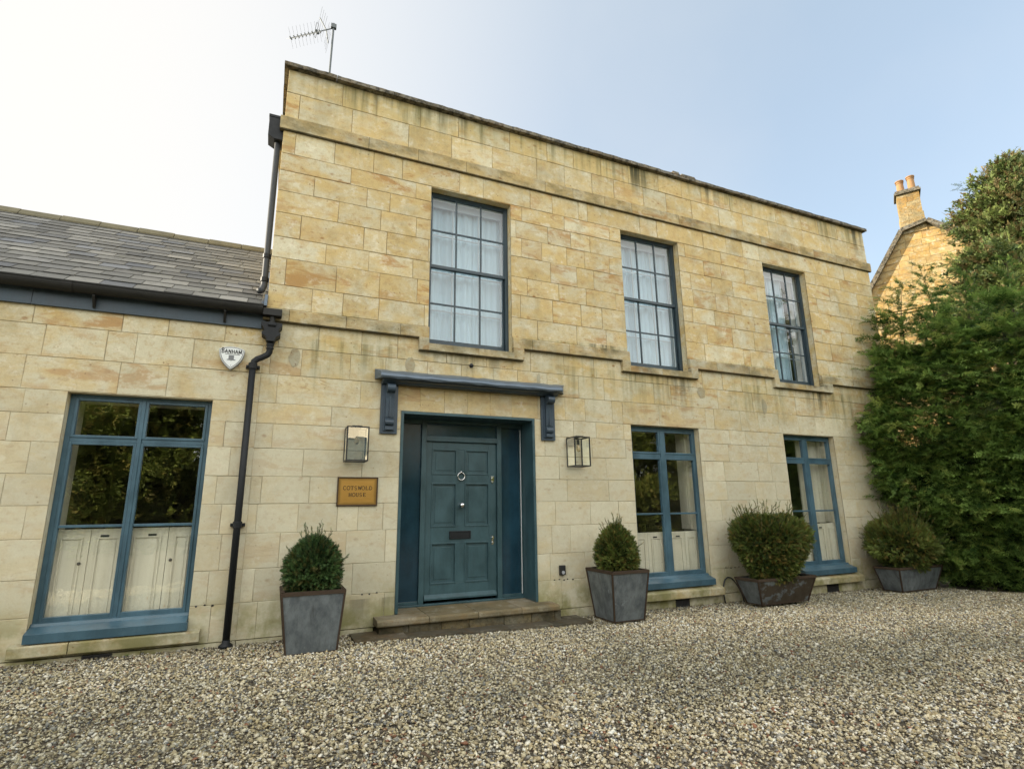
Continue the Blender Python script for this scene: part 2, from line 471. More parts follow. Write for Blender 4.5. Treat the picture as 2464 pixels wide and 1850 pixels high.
def zinc(name, rusty=0.0):
    n = NT(name)
    a = n.noise(n.vmul(n.pos, (1, 1, 0.6)), scale=7, detail=6, rough=0.7)
    b = n.noise(n.vmul(n.pos, (8, 8, 1.2)), scale=3, detail=5)
    c = n.mix(n.ramp(a, 0.3, 0.7), (0.085, 0.100, 0.110), (0.205, 0.235, 0.250))
    c = n.mix(n.ramp(b, 0.56, 0.72, 0, 0.5), c, (0.05, 0.052, 0.05))
    c = n.mix(n.ramp(n.noise(scale=3.5, detail=6, rough=0.7), 0.62, 0.7, 0, 0.55), c, (0.36, 0.41, 0.44))
    if rusty:
        c = n.mix(n.ramp(n.noise(n.vmul(n.pos, (1, 1, 1.5)), scale=4.0, detail=5, rough=0.65), 0.58 - rusty * 0.3, 0.66 - rusty * 0.3, 0, 0.9), c, (0.060, 0.042, 0.024))
    n.bump(a, 0.25, 0.006)
    return n.set(c, n.ramp(a, 0.3, 0.7, 0.6, 0.42), 0.5, 0.35)


M['zinc'] = zinc('weathered_zinc')
M['rusty_zinc'] = zinc('rusty_zinc', 0.68)

n = NT('brass_plate')
f = n.noise(n.vmul(n.pos, (3, 3, 30)), scale=4, detail=5)
x, y, z = n.sep(n.pos)
ex = n.ramp(n.math('ABSOLUTE', n.math('SUBTRACT', x, 0.914)), 0.17, 0.215)
ez = n.ramp(n.math('ABSOLUTE', n.math('SUBTRACT', z, 1.567)), 0.11, 0.155)
tarn = n.math('MAXIMUM', ex, ez)
c = n.mix(f, (0.40, 0.22, 0.05), (0.55, 0.33, 0.09))
c = n.mix(n.math('MULTIPLY', tarn, 0.75), c, (0.13, 0.085, 0.03))
n.bump(f, 0.05, 0.001)
M['brass'] = n.set(c, n.ramp(f, 0.3, 0.7, 0.33, 0.45), 0.5, 0.85)
M['bronze'] = simple('dark_bronze_rim', (0.07, 0.045, 0.03), 0.45, 0.5, 0.6, var=0.3, scale=30)

# pale pine shutters
n = NT('limed_pine')
a = n.noise(n.vmul(n.pos, (11, 11, 0.7)), scale=1.2, detail=6, rough=0.6, dist=0.4)
k, _ = n.voronoi(n.vmul(n.pos, (5, 5, 2.2)), scale=1.4)
c = n.mix(n.ramp(a, 0.3, 0.7), (0.42, 0.385, 0.30), (0.49, 0.46, 0.37))
c = n.mix(n.ramp(k, 0.03, 0.07, 0.6, 0), c, (0.34, 0.25, 0.14))
n.bump(a, 0.15, 0.002)
M['pine'] = n.set(c, 0.6, 0.3)

# sheer curtain
n = NT('sheer_curtain')
tr_ = n.nt.nodes.new('ShaderNodeBsdfTranslucent'); tr_.inputs[0].default_value = (0.8, 0.82, 0.83, 1)
df = n.nt.nodes.new('ShaderNodeBsdfDiffuse')
w_ = n.noise(n.vmul(n.pos, (40, 1, 0.4)), scale=1.5, detail=4)
n.nt.links.new(n.mix(w_, (0.30, 0.42, 0.50), (0.47, 0.61, 0.70)), df.inputs[0])  # curtain colour carries the blue of the sky reflected in the glass
ms = n.nt.nodes.new('ShaderNodeMixShader'); ms.inputs[0].default_value = 0.15
n.nt.links.new(df.outputs[0], ms.inputs[1]); n.nt.links.new(tr_.outputs[0], ms.inputs[2])
n.nt.links.new(ms.outputs[0], n.out.inputs[0])
M['curtain'] = n.m


def glass(name, tint=(0.92, 0.95, 0.95), gain=1.6, wave=0.06, add=0.0):
    """thin pane: clear straight through, Fresnel mirror on top, slightly wavy like old glass"""
    n = NT(name)
    n.nt.nodes.remove(n.b)
    t = n.nt.nodes.new('ShaderNodeBsdfTransparent'); t.inputs[0].default_value = (*tint, 1)
    g = n.nt.nodes.new('ShaderNodeBsdfGlossy'); g.inputs['Roughness'].default_value = 0.0
    g.inputs[0].default_value = (1, 1, 1, 1)
    bp = n.nt.nodes.new('ShaderNodeBump'); bp.inputs['Strength'].default_value = wave; bp.inputs['Distance'].default_value = 0.02
    n.nt.links.new(n.noise(n.vmul(n.pos, (1, 1, 1.6)), scale=5.0, detail=2), bp.inputs['Height'])
    n.nt.links.new(bp.outputs[0], g.inputs['Normal'])
    fr = n.nt.nodes.new('ShaderNodeFresnel'); fr.inputs[0].default_value = 1.5
    fac = n.math('MULTIPLY_ADD', fr.outputs[0], gain, add, clamp=True)
    n.nt.links.new(n.comb(fac, fac, fac), g.inputs[0])
    if add:
        mx = n.nt.nodes.new('ShaderNodeMixShader'); n.nt.links.new(fac, mx.inputs[0])
        g.inputs[0].default_value = (1, 1, 1, 1); n.nt.links.remove(g.inputs[0].links[0])
        n.nt.links.new(t.outputs[0], mx.inputs[1]); n.nt.links.new(g.outputs[0], mx.inputs[2])
    else:
        mx = n.nt.nodes.new('ShaderNodeAddShader')
        n.nt.links.new(t.outputs[0], mx.inputs[0]); n.nt.links.new(g.outputs[0], mx.inputs[1])
    n.nt.links.new(mx.outputs[0], n.out.inputs[0])
    return n.m


M['glass'] = glass('window_glass', gain=4.6, wave=0.05)
M['upper_glass'] = glass('sash_glass', gain=1.9)
M['lower_glass'] = glass('casement_glass', gain=2.8)
M['lantern_glass'] = glass('lantern_glass', gain=0.5, wave=0.0)
M['mirror_glass'] = glass('bright_lantern_glass', gain=1.5, wave=0.02, add=0.40)

# slate
n = NT('grey_slate')
(tr, tg, tb), _ = n.attr()
a = n.noise(scale=6, detail=6, rough=0.7)
c = n.mix(tg, (0.115, 0.115, 0.105), (0.20, 0.195, 0.175))
c = n.mix(n.ramp(tb, 0.7, 1.0, 0, 0.6), c, (0.105, 0.12, 0.15))
c = n.mix(n.ramp(a, 0.5, 0.72, 0, 0.6), c, (0.055, 0.055, 0.048))
c = n.mix(n.ramp(n.noise(scale=22, detail=5, rough=0.7), 0.62, 0.72, 0, 0.7), c, (0.30, 0.29, 0.24))
c = n.mix(n.ramp(n.noise(scale=2.5, detail=5, rough=0.7), 0.60, 0.75, 0, 0.5), c, (0.085, 0.088, 0.035))
gain = n.comb(tr, tr, tr)
c = n.mix(1.0, c, gain, 'MULTIPLY')
n.bump(n.noise(scale=30, detail=5), 0.3, 0.004)
M['slate'] = n.set(c, 0.62, 0.4)
M['ridge'] = simple('lichened_ridge_tile', (0.155, 0.142, 0.095), 0.9, 0.2, var=0.45, scale=8, bump=0.4, bd=0.006)


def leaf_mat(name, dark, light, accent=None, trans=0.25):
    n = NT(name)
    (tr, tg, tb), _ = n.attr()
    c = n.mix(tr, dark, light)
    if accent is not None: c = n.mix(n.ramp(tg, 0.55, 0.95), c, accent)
    n.set(c, 0.55, 0.3)
    tl = n.nt.nodes.new('ShaderNodeBsdfTranslucent')
    n.nt.links.new(c, tl.inputs[0])
    mx = n.nt.nodes.new('ShaderNodeMixShader'); mx.inputs[0].default_value = trans
    n.nt.links.new(n.b.outputs[0], mx.inputs[1]); n.nt.links.new(tl.outputs[0], mx.inputs[2])
    n.nt.links.new(mx.outputs[0], n.out.inputs[0])
    return n.m


M['yew'] = leaf_mat('yew_needles', (0.016, 0.042, 0.015), (0.115, 0.205, 0.065), (0.12, 0.11, 0.035))
M['yew_bright'] = leaf_mat('young_yew_needles', (0.024, 0.050, 0.012), (0.185, 0.235, 0.052), (0.19, 0.14, 0.035))
M['cypress'] = leaf_mat('cypress_sprays', (0.030, 0.080, 0.018), (0.32, 0.48, 0.115), (0.33, 0.40, 0.10), 0.38)
M['oak'] = leaf_mat('evergreen_leaves', (0.035, 0.062, 0.020), (0.220, 0.275, 0.080), (0.17, 0.13, 0.055))
M['far_leaf'] = leaf_mat('garden_leaves', (0.04, 0.07, 0.015), (0.30, 0.36, 0.07), (0.32, 0.28, 0.07))
M['bark'] = simple('dark_bark', (0.055, 0.042, 0.032), 0.9, 0.2, var=0.4, scale=14, bump=0.5, bd=0.01)
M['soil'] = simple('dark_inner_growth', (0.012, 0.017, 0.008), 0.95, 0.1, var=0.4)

# gravel stones and bed
n = NT('flint_gravel')
_, tc = n.attr()
g = n.noise(scale=160, detail=3)
c = n.mix(1.0, tc, n.mix(g, (0.75, 0.75, 0.75), (1.2, 1.2, 1.2)), 'MULTIPLY')
M['gravel'] = n.set(c, 0.75, 0.35)
n = NT('gravel_bed')
d, vc = n.voronoi(scale=55)
vr = n.sep(vc)
c = n.mix(vr[0], (0.10, 0.085, 0.06), (0.40, 0.35, 0.26))
c = n.mix(n.ramp(d, 0.3, 0.6, 0, 0.8), c, (0.05, 0.042, 0.03))
c = n.mix(n.ramp(n.noise(scale=0.5, detail=4), 0.4, 0.7, 0, 0.4), c, (0.12, 0.10, 0.07))
n.bump(d, 1.0, 0.02)
M['bed'] = n.set(c, 0.9, 0.2)
n = NT('garden_grass')
c = n.mix(n.noise(scale=3, detail=6, rough=0.7), (0.03, 0.05, 0.015), (0.09, 0.12, 0.035))
n.bump(n.noise(scale=30, detail=4), 0.8, 0.05)
M['lawn'] = n.set(c, 0.9, 0.1)
M['flag'] = stone_mat('wet_flagstone', base=0.34, algae=0.5, low_green=False, light=(0.30, 0.28, 0.23), warm=(0.24, 0.21, 0.15))

# ------------------------------------------------------------------ geometry of the place
GX = [-40, -1.0, 0.5, 3.7, 8.0, 12.0, 60]
GZ = [0.065, 0.065, 0.05, -0.012, -0.045, -0.05, -0.05]


def gz(x):
    return float(np.interp(x, GX, GZ))


def rects_minus(rect, holes):
    out = [rect]
    for hx0, hx1, hz0, hz1 in holes:
        nxt = []
        for x0, x1, z0, z1 in out:
            if hx1 <= x0 or hx0 >= x1 or hz1 <= z0 or hz0 >= z1:
                nxt.append((x0, x1, z0, z1)); continue
            a, b = max(x0, hx0), min(x1, hx1)
            if x0 < hx0: nxt.append((x0, hx0, z0, z1))
            if x1 > hx1: nxt.append((hx1, x1, z0, z1))
            if z0 < hz0: nxt.append((a, b, z0, hz0))
            if z1 > hz1: nxt.append((a, b, hz1, z1))
        out = nxt
    return [r for r in out if r[1] - r[0] > 0.004 and r[3] - r[2] > 0.004]


def block_tint(zmid, rnd):
    b = 0.98 + rnd.uniform(-0.06, 0.06)
    warmth = 0.16 + 0.50 * min(1, max(0, (zmid - 1.8) / 3.0)) + rnd.uniform(-0.17, 0.20)
    if rnd.random() < 0.05:
        b += 0.07; warmth -= 0.2
    return (b, min(1, max(0, warmth)), rnd.random())


def ashlar(mb, joint_mb, courses, x_lo, x_hi, holes, rnd, gap0=0.0042, voussoir=False):
    """courses: list of (z0, z1, [joint xs])"""
    for z0, z1, js in courses:
        xs = [x_lo] + sorted(j for j in js if x_lo + 0.08 < j < x_hi - 0.08) + [x_hi]
        k = 0
        while k < len(xs) - 1:                      # split over-long stretches
            L = xs[k + 1] - xs[k]
            if L > 1.05:
                xs.insert(k + 1, xs[k] + L * rnd.uniform(0.4, 0.6)); continue
            k += 1
        for i in range(len(xs) - 1):
            x0, x1 = xs[i], xs[i + 1]
            t = block_tint((z0 + z1) / 2, rnd)
            if voussoir and z0 == 2.533 and x0 > 1.2 and x1 < 3.4: t = (0.95, 0.92, t[2])
            dy = rnd.uniform(-0.0028, 0.0020)
            gap = gap0 * (0.6 if z1 < 2.9 else 1.0) * rnd.choice((0.5, 0.8, 0.8, 1.0, 1.0, 1.3, 1.7))
            for (a, b, c, d) in rects_minus((x0, x1, z0, z1), holes):
                la = a + (gap / 2 if abs(a - x0) < 1e-6 and i > 0 else 0)
                lb = b - (gap / 2 if abs(b - x1) < 1e-6 and i < len(xs) - 2 else 0)
                lc = c + (gap / 2 if abs(c - z0) < 1e-6 else 0)
                ld = d - (gap / 2 if abs(d - z1) < 1e-6 else 0)
                j = [rnd.uniform(-0.0018, 0.0018) for _ in range(8)]
                if abs(a - x0) > 1e-6: j[0] = j[6] = 0
                if abs(b - x1) > 1e-6: j[2] = j[4] = 0
                p = [(la + j[0], lc + j[1]), (lb + j[2], lc + j[3]), (lb + j[4], ld + j[5]), (la + j[6], ld + j[7])]
                e = 0.004                            # worn arris
                n0 = len(mb.v)
                for (px, pz), (sx, sz) in zip(p, ((1, 1), (-1, 1), (-1, -1), (1, -1))):
                    mb.v.append((px + sx * e, dy, pz + sz * e))
                for px, pz in p: mb.v.append((px, dy + 0.004, pz))
                for px, pz in p: mb.v.append((px, 0.013, pz))
                mb.t += [t] * 12
                mb.f.append((n0, n0 + 1, n0 + 2, n0 + 3))
                for q in range(4):
                    q2 = (q + 1) % 4
                    mb.f.append((n0 + 4 + q, n0 + 4 + q2, n0 + q2, n0 + q))
                    mb.f.append((n0 + 8 + q, n0 + 8 + q2, n0 + 4 + q2, n0 + 4 + q))
    zlo, zhi = courses[0][0], courses[-1][1]
    zlo, zhi = min(c[0] for c in courses), max(c[1] for c in courses)
    for a, b, c, d in rects_minus((x_lo, x_hi, zlo, zhi), holes):
        joint_mb.poly([(a, 0.0075, c), (b, 0.0075, c), (b, 0.0075, d), (a, 0.0075, d)])


def reveal(mb, x0, x1, z0, z1, y0, y1, tint=(0.98, 0.45, 0.3), bottom=True):
    mb.poly([(x0, y0, z0), (x0, y0, z1), (x0, y1, z1), (x0, y1, z0)], tint)
    mb.poly([(x1, y0, z0), (x1, y1, z0), (x1, y1, z1), (x1, y0, z1)], tint)
    mb.poly([(x0, y0, z1), (x1, y0, z1), (x1, y1, z1), (x0, y1, z1)], tint)
    if bottom: mb.poly([(x0, y0, z0), (x0, y1, z0), (x1, y1, z0), (x1, y0, z0)], tint)


C = [0.10, 0.452, 0.779, 1.133, 1.436, 1.727, 2.03, 2.303, 2.533, 2.862, 3.185, 3.486]
CU = [3.646, 3.94, 4.282, 4.55, 4.868, 5.158, 5.434, 5.673, 5.995]
JT = {
    'P1': [0.471, 0.917, 1.516, 2.078, 2.88, 3.507, 3.974, 4.486, 5.017, 5.624, 6.122, 6.56, 7.229, 7.78, 8.376, 9.066, 9.553, 10.1],
    'P2': [-0.042, 0.608, 1.362, 1.977, 2.596, 3.323, 3.804, 4.298, 4.713, 5.296, 5.768, 6.317, 6.936, 7.502, 8.138, 9.062, 9.845],
    'US': [0.835, 1.5, 2.19, 2.673, 3.443, 3.922, 4.497, 5.016, 5.979, 6.684, 7.284, 7.873, 8.658, 9.261, 9.902, 10.286],
    'S1': [-0.052, 0.42, 0.913, 1.295, 2.101, 2.455, 3.198, 3.57, 4.029, 4.187, 5.182, 5.525, 6.507, 7.034, 7.417, 7.817, 8.588, 9.305, 9.633, 10.114],
    'S2': [0.636, 1.487, 3.057, 3.767, 4.577, 6.082, 6.878, 7.5, 9.241, 9.942],
    'S3': [0.206, 0.85, 1.147, 3.479, 3.867, 4.21, 6.463, 6.847, 7.4, 9.591, 10.393],
    'S4': [0.512, 1.037, 1.505, 3.048, 3.371, 3.79, 4.099, 4.545, 6.151, 6.603, 7.08, 9.194, 9.8, 10.4],
    'S5': [0.088, 0.837, 1.127, 3.51, 3.949, 4.247, 6.659, 6.93, 7.226, 9.45, 10.1],
    'S6': [0.395, 0.91, 1.475, 3.124, 3.633, 4.099, 4.625, 6.128, 6.6, 7.045, 7.5, 9.2, 9.75, 10.3],
    'S7': [-0.035, 0.536, 1.056, 3.015, 3.524, 3.998, 4.363, 6.4, 6.95, 7.45, 9.4, 10.0],
    'S8': [0.276, 0.63, 1.063, 3.275, 3.909, 4.418, 6.312, 7.161, 7.318, 9.25, 9.9, 10.4],
    'C1': [-0.048, 0.383, 0.878, 1.316, 1.95, 2.5, 3.15, 3.677, 4.177, 4.9, 5.5, 6.2, 6.628, 7.043, 7.6, 8.3, 8.9, 9.486, 10.1],
    'C2': [-0.116, 0.213, 0.76, 1.178, 1.7, 2.15, 2.6, 2.95, 3.4, 3.902, 4.33, 5.227, 5.548, 6.49, 7.246, 7.836, 8.253, 8.705, 9.103, 9.7, 10.3],
    'C3': [-0.211, -0.023, 0.893, 1.32, 1.62, 1.93, 2.24, 2.55, 2.86, 3.25, 3.67, 3.994, 4.45, 4.631, 6.197, 6.375, 6.934, 7.331, 7.792, 8.269, 8.689, 9.4, 10.0],
    'C4': [-0.139, 0.58, 3.795, 4.161, 6.658, 7.001, 7.514, 9.497, 10.2],
    'C5': [-0.028, 0.75, 4.081, 6.603, 7.451, 9.35, 9.8],
    'C6': [-0.124, 0.309, 0.95, 3.55, 4.3, 6.102, 6.481, 7.2, 7.491, 9.4, 10.0],
    'C7': [-0.092, 0.396, 1.0, 3.665, 4.326, 6.5, 7.1, 7.55, 9.5],
    'C8': [-0.114, 0.298, 0.708, 0.934, 1.216, 3.472, 4.011, 4.471, 6.35, 6.9, 7.5, 9.45, 10.1],
    'C9': [0.135, 0.819, 1.255, 3.411, 3.687, 4.3, 6.55, 7.2, 9.4],
    'C10': [-0.081, 0.4, 0.905, 3.376, 3.9, 4.4, 6.4, 6.9, 7.4, 9.5, 10.0],
    'C11': [-0.028, 0.5, 1.265, 3.533, 4.1, 4.55, 6.3, 6.9, 7.5, 9.35, 10.0],
}
XL, XR = -0.2, 10.9
# openings (x0, x1, z0, z1)
W = [(1.700, 2.878, 3.430, 5.660), (4.785, 5.935, 3.430, 5.668), (7.870, 8.965, 3.430, 5.655)]
LW = [(4.763, 6.030, 0.20, 2.533), (7.869, 9.112, 0.20, 2.528)]
DOOR = (1.387, 3.190, 0.20, 2.533)
holes = W + LW + [DOOR]

house = thing('stone_house', (5.35, 4.0, 0.0), 'tall two-storey honey stone house with a flat parapet and a teal front door', 'house')
wall, joint = MB(), MB()
rnd = random.Random(3)
cs = []
for i, key in enumerate(['C11', 'C10', 'C9', 'C8', 'C7', 'C6', 'C5', 'C4', 'C3', 'C2', 'C1']):
    cs.append((C[i], C[i + 1], JT[key]))
for i, key in enumerate(['S8', 'S7', 'S6', 'S5', 'S4', 'S3', 'S2', 'S1']):
    cs.append((CU[i], CU[i + 1], JT[key]))
cs.append((6.19, 6.547, JT['P2'])); cs.append((6.547, 6.885, JT['P1']))
ashlar(wall, joint, cs, XL, XR, holes, rnd, voussoir=True)
for (a, b, c, d) in ((0.07, 0.20, 2.97, 3.19), (1.42, 1.55, 3.02, 3.23), (3.24, 3.30, 2.99, 3.17), (7.44, 7.56, 2.83, 3.11), (10.0, 10.1, 2.85, 3.06), (6.06, 6.25, 3.02, 3.20)):
    m_ = 7     # cement repairs
    wall.poly([((a + b) / 2 + (b - a) / 2 * math.cos(2 * math.pi * k / 14) * rnd.uniform(.75, 1.1), -0.0035, (c + d) / 2 + (d - c) / 2 * math.sin(2 * math.pi * k / 14) * rnd.uniform(.8, 1.1)) for k in range(14)], (0.66, 0.12, 0.02))
for (x0, x1, z0, z1) in W + LW: reveal(wall, x0, x1, z0, z1, 0.004, 0.16)
# plinth course, flanks, back and the body behind
for k in range(14):
    a = XL + k * (XR - XL) / 14; b = XL + (k + 1) * (XR - XL) / 14
    for (p, q, c, d) in rects_minus((a + 0.003, b - 0.003, -0.3, 0.094), [(1.15, 3.36, -1, 1)]):
        wall.box(p, q, -0.018, 0.05, c, d, block_tint(0.3, rnd), skip='k')
zz = [-0.3] + C[1:] + CU + [6.547, 6.885]
for xx, s in ((XL, -1), (XR, 1)):
    for i in range(len(zz) - 1):
        y = 0.014
        while y < 8.0:
            y2 = min(8.0, y + rnd.uniform(0.45, 0.95))
            t = block_tint((zz[i] + zz[i + 1]) / 2, rnd)
            p = [(xx, y + 0.003, zz[i] + 0.003), (xx, y2 - 0.003, zz[i] + 0.003), (xx, y2 - 0.003, zz[i + 1] - 0.003), (xx, y + 0.003, zz[i + 1] - 0.003)]
            wall.poly(p if s > 0 else p[::-1], t)
            y = y2
    e = 0.006 * -s
    joint.poly([(xx + e, 0.011, -0.3), (xx + e, 8, -0.3), (xx + e, 8, 6.885), (xx + e, 0.011, 6.885)])
wall.poly([(XL, 8, -0.3), (XR, 8, -0.3), (XR, 8, 6.885), (XL, 8, 6.885)])
wall.poly([(XL + 0.3, 0.30, 6.3), (XR - 0.3, 0.30, 6.3), (XR - 0.3, 0.30, 6.885), (XL + 0.3, 0.30, 6.885)])
wall_o = wall.build('wall', M['stone'], house)
joint.build('mortar', M['joint'], wall_o)

# coping: weathered slabs with a wavy worn top
cp = MB()
x = XL - 0.06
for side in range(1):
    while x < XR + 0.05:
        x2 = min(XR + 0.06, x + rnd.uniform(0.55, 0.85))
        if XR + 0.06 - x2 < 0.3: x2 = XR + 0.06
        top = 6.944 + rnd.uniform(-0.005, 0.007)
        t = (rnd.uniform(0.85, 1.15), rnd.random(), rnd.random())
        ks = max(2, int((x2 - x) / 0.07))
        xs = [x + 0.003 + (x2 - x - 0.006) * i / ks for i in range(ks + 1)]
        hs = [top + rnd.uniform(-0.005, 0.004) for _ in xs]
        fy = [-0.072 + rnd.uniform(-0.004, 0.004) for _ in xs]
        for i in range(ks):
            a, b = xs[i], xs[i + 1]
            cp.poly([(a, fy[i], 6.885), (b, fy[i + 1], 6.885), (b, fy[i + 1], hs[i + 1] - 0.008), (a, fy[i], hs[i] - 0.008)], t)
            cp.poly([(a, fy[i], hs[i] - 0.008), (b, fy[i + 1], hs[i + 1] - 0.008), (b, -0.05, hs[i + 1] + 0.004), (a, -0.05, hs[i] + 0.004)], t)
            cp.poly([(a, -0.05, hs[i] + 0.004), (b, -0.05, hs[i + 1] + 0.004), (b, 0.36, 6.99), (a, 0.36, 6.99)], t)
            cp.poly([(a, fy[i], 6.885), (a, 0.36, 6.885), (b, 0.36, 6.885), (b, fy[i + 1], 6.885)], t)
        for xe in (xs[0], xs[-1]):
            cp.poly([(xe, -0.072, 6.885), (xe, -0.072, top - 0.008), (xe, 0.36, 6.99), (xe, 0.36, 6.885)], t)
        x = x2
for xs_, xe_ in ((XL - 0.06, XL + 0.36), (XR - 0.36, XR + 0.06)):
    y = 0.365
    while y < 8.05:
        y2 = y + rnd.uniform(0.55, 0.85)
        cp.box(xs_, xe_, y, y2 - 0.006, 6.885, 6.965 + rnd.uniform(-0.01, 0.012), (rnd.uniform(0.85, 1.15), rnd.random(), rnd.random()))
        y = y2
for xa, xb, h in ((5.95, 6.07, 0.05), (6.14, 6.42, 0.04), (9.0, 9.35, 0.012)):      # loose fragments on top
    cp.prism([(-0.06, 6.95), (0.1, 6.95), (0.08, 6.96 + h), (-0.03, 6.965 + h)], xa, xb, 'x', (0.9, 0.3, 0.4))
cp.build('coping', M['coping'], house)
rf = MB()
rf.box(XL + 0.31, XR - 0.31, 0.31, 7.9, 6.2, 6.45)
rf.build('flat_roof', M['roof_felt'], house)


def ledge_run(mb, xa, xb, zb, zt, proj, joints, rnd, t0=None):
    xs = [xa] + [j for j in sorted(joints) if xa + 0.1 < j < xb - 0.1] + [xb]
    for i in range(len(xs) - 1):
        t = block_tint((zb + zt) / 2, rnd)
        g = 0.0025
        mb.prism([(0.013, zb), (-proj, zb), (-proj, zt - 0.030), (-proj + 0.012, zt - 0.014), (-0.003, zt), (0.013, zt)],
                 xs[i] + (g if i else 0), xs[i + 1] - (g if i < len(xs) - 2 else 0), 'x', t)
        mb.box(xs[i], xs[i + 1], -proj + 0.008, 0.004, zb - 0.011, zb - 0.0005, (0.28, 0.5, t[2]))  # dark strip under the ledge: shadow line and grime put into the tint


su = MB()
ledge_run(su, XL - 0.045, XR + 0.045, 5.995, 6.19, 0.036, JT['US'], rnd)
for xx, s in ((XL, -1), (XR, 1)):
    su.box(min(xx, xx + s * 0.045), max(xx, xx + s * 0.045), 0.014, 7.98, 5.995, 6.18, block_tint(6, rnd))
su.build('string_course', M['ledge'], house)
sl = MB()
P_ = 0.055
for xa, xb in ((XL - 0.03, 1.700), (2.878, 4.785), (5.935, 7.870), (8.965, XR + 0.04)):
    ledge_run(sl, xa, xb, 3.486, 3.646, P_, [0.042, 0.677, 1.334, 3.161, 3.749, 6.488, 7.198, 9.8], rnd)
for (x0, x1, z0, z1), (sa, sb) in zip(W, ((1.575, 3.03), (4.648, 6.075), (7.765, 9.21))):
    mid = (x0 + x1) / 2 + rnd.uniform(0, 0.15)
    for a, b in ((sa, mid - 0.002), (mid + 0.002, sb)):
        sl.prism([(0.16, 3.322), (-P_ - 0.01, 3.322), (-P_ - 0.01, 3.412), (0.13, 3.435), (0.16, 3.435)], max(a, x0), min(b, x1), 'x', block_tint(3, rnd))
    t = block_tint(3, rnd)
    sl.box(sa, x0, -P_ - 0.008, 0.013, 3.322, 3.4835, t)
    sl.box(x1, sb, -P_ - 0.008, 0.013, 3.322, 3.4835, t)
    sl.box(sa + 0.003, sb - 0.003, -P_ + 0.004, 0.004, 3.311, 3.3215, (0.28, 0.5, 0.3))  # same dark strip below the sill, shadow line painted with the grime
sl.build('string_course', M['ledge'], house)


# ------------------------------------------------------------------ windows
def frame_rect(mb, x0, x1, z0, z1, w, y0, y1, wt=None, wb=None):
    wt = w if wt is None else wt; wb = w if wb is None else wb
    mb.box(x0, x0 + w, y0, y1, z0, z1)
    mb.box(x1 - w, x1, y0, y1, z0, z1)
    if wt: mb.box(x0 + w, x1 - w, y0, y1, z1 - wt, z1)
    if wb: mb.box(x0 + w, x1 - w, y0, y1, z0, z0 + wb)


def room(parent, x0, x1, z0, z1, y0, depth, mat='room'):
    mb = MB()
    a, b, c, d = x0 - 0.35, x1 + 0.35, z0 - 0.1, z1 + 0.25
    y1 = y0 + depth
    mb.poly([(a, y1, c), (b, y1, c), (b, y1, d), (a, y1, d)])
    mb.poly([(a, y0, c), (a, y1, c), (a, y1, d), (a, y0, d)])
    mb.poly([(b, y0, c), (b, y1, c), (b, y1, d), (b, y0, d)])
    mb.poly([(a, y0, d), (b, y0, d), (b, y1, d), (a, y1, d)])
    mb.poly([(a, y0, c), (b, y0, c), (b, y1, c), (a, y1, c)])
    for r in rects_minus((a, b, c, d), [(x0 - 0.02, x1 + 0.02, z0 - 0.02, z1 + 0.02)]):
        mb.poly([(r[0], y0, r[2]), (r[1], y0, r[2]), (r[1], y0, r[3]), (r[0], y0, r[3])])
    return mb.build('room_lining', M[mat], parent)


def lining(parent, x0, x1, z0, z1, ya, yb, mat, sill=True):
    mb = MB()
    mb.box(x0, x0 + 0.02, ya, yb, z0, z1)
    mb.box(x1 - 0.02, x1, ya, yb, z0, z1)
    mb.box(x0 + 0.02, x1 - 0.02, ya, yb, z1 - 0.02, z1)
    if sill: mb.box(x0 + 0.02, x1 - 0.02, ya, yb, z0, z0 + 0.02)
    return mb.build('lining', M[mat], parent)


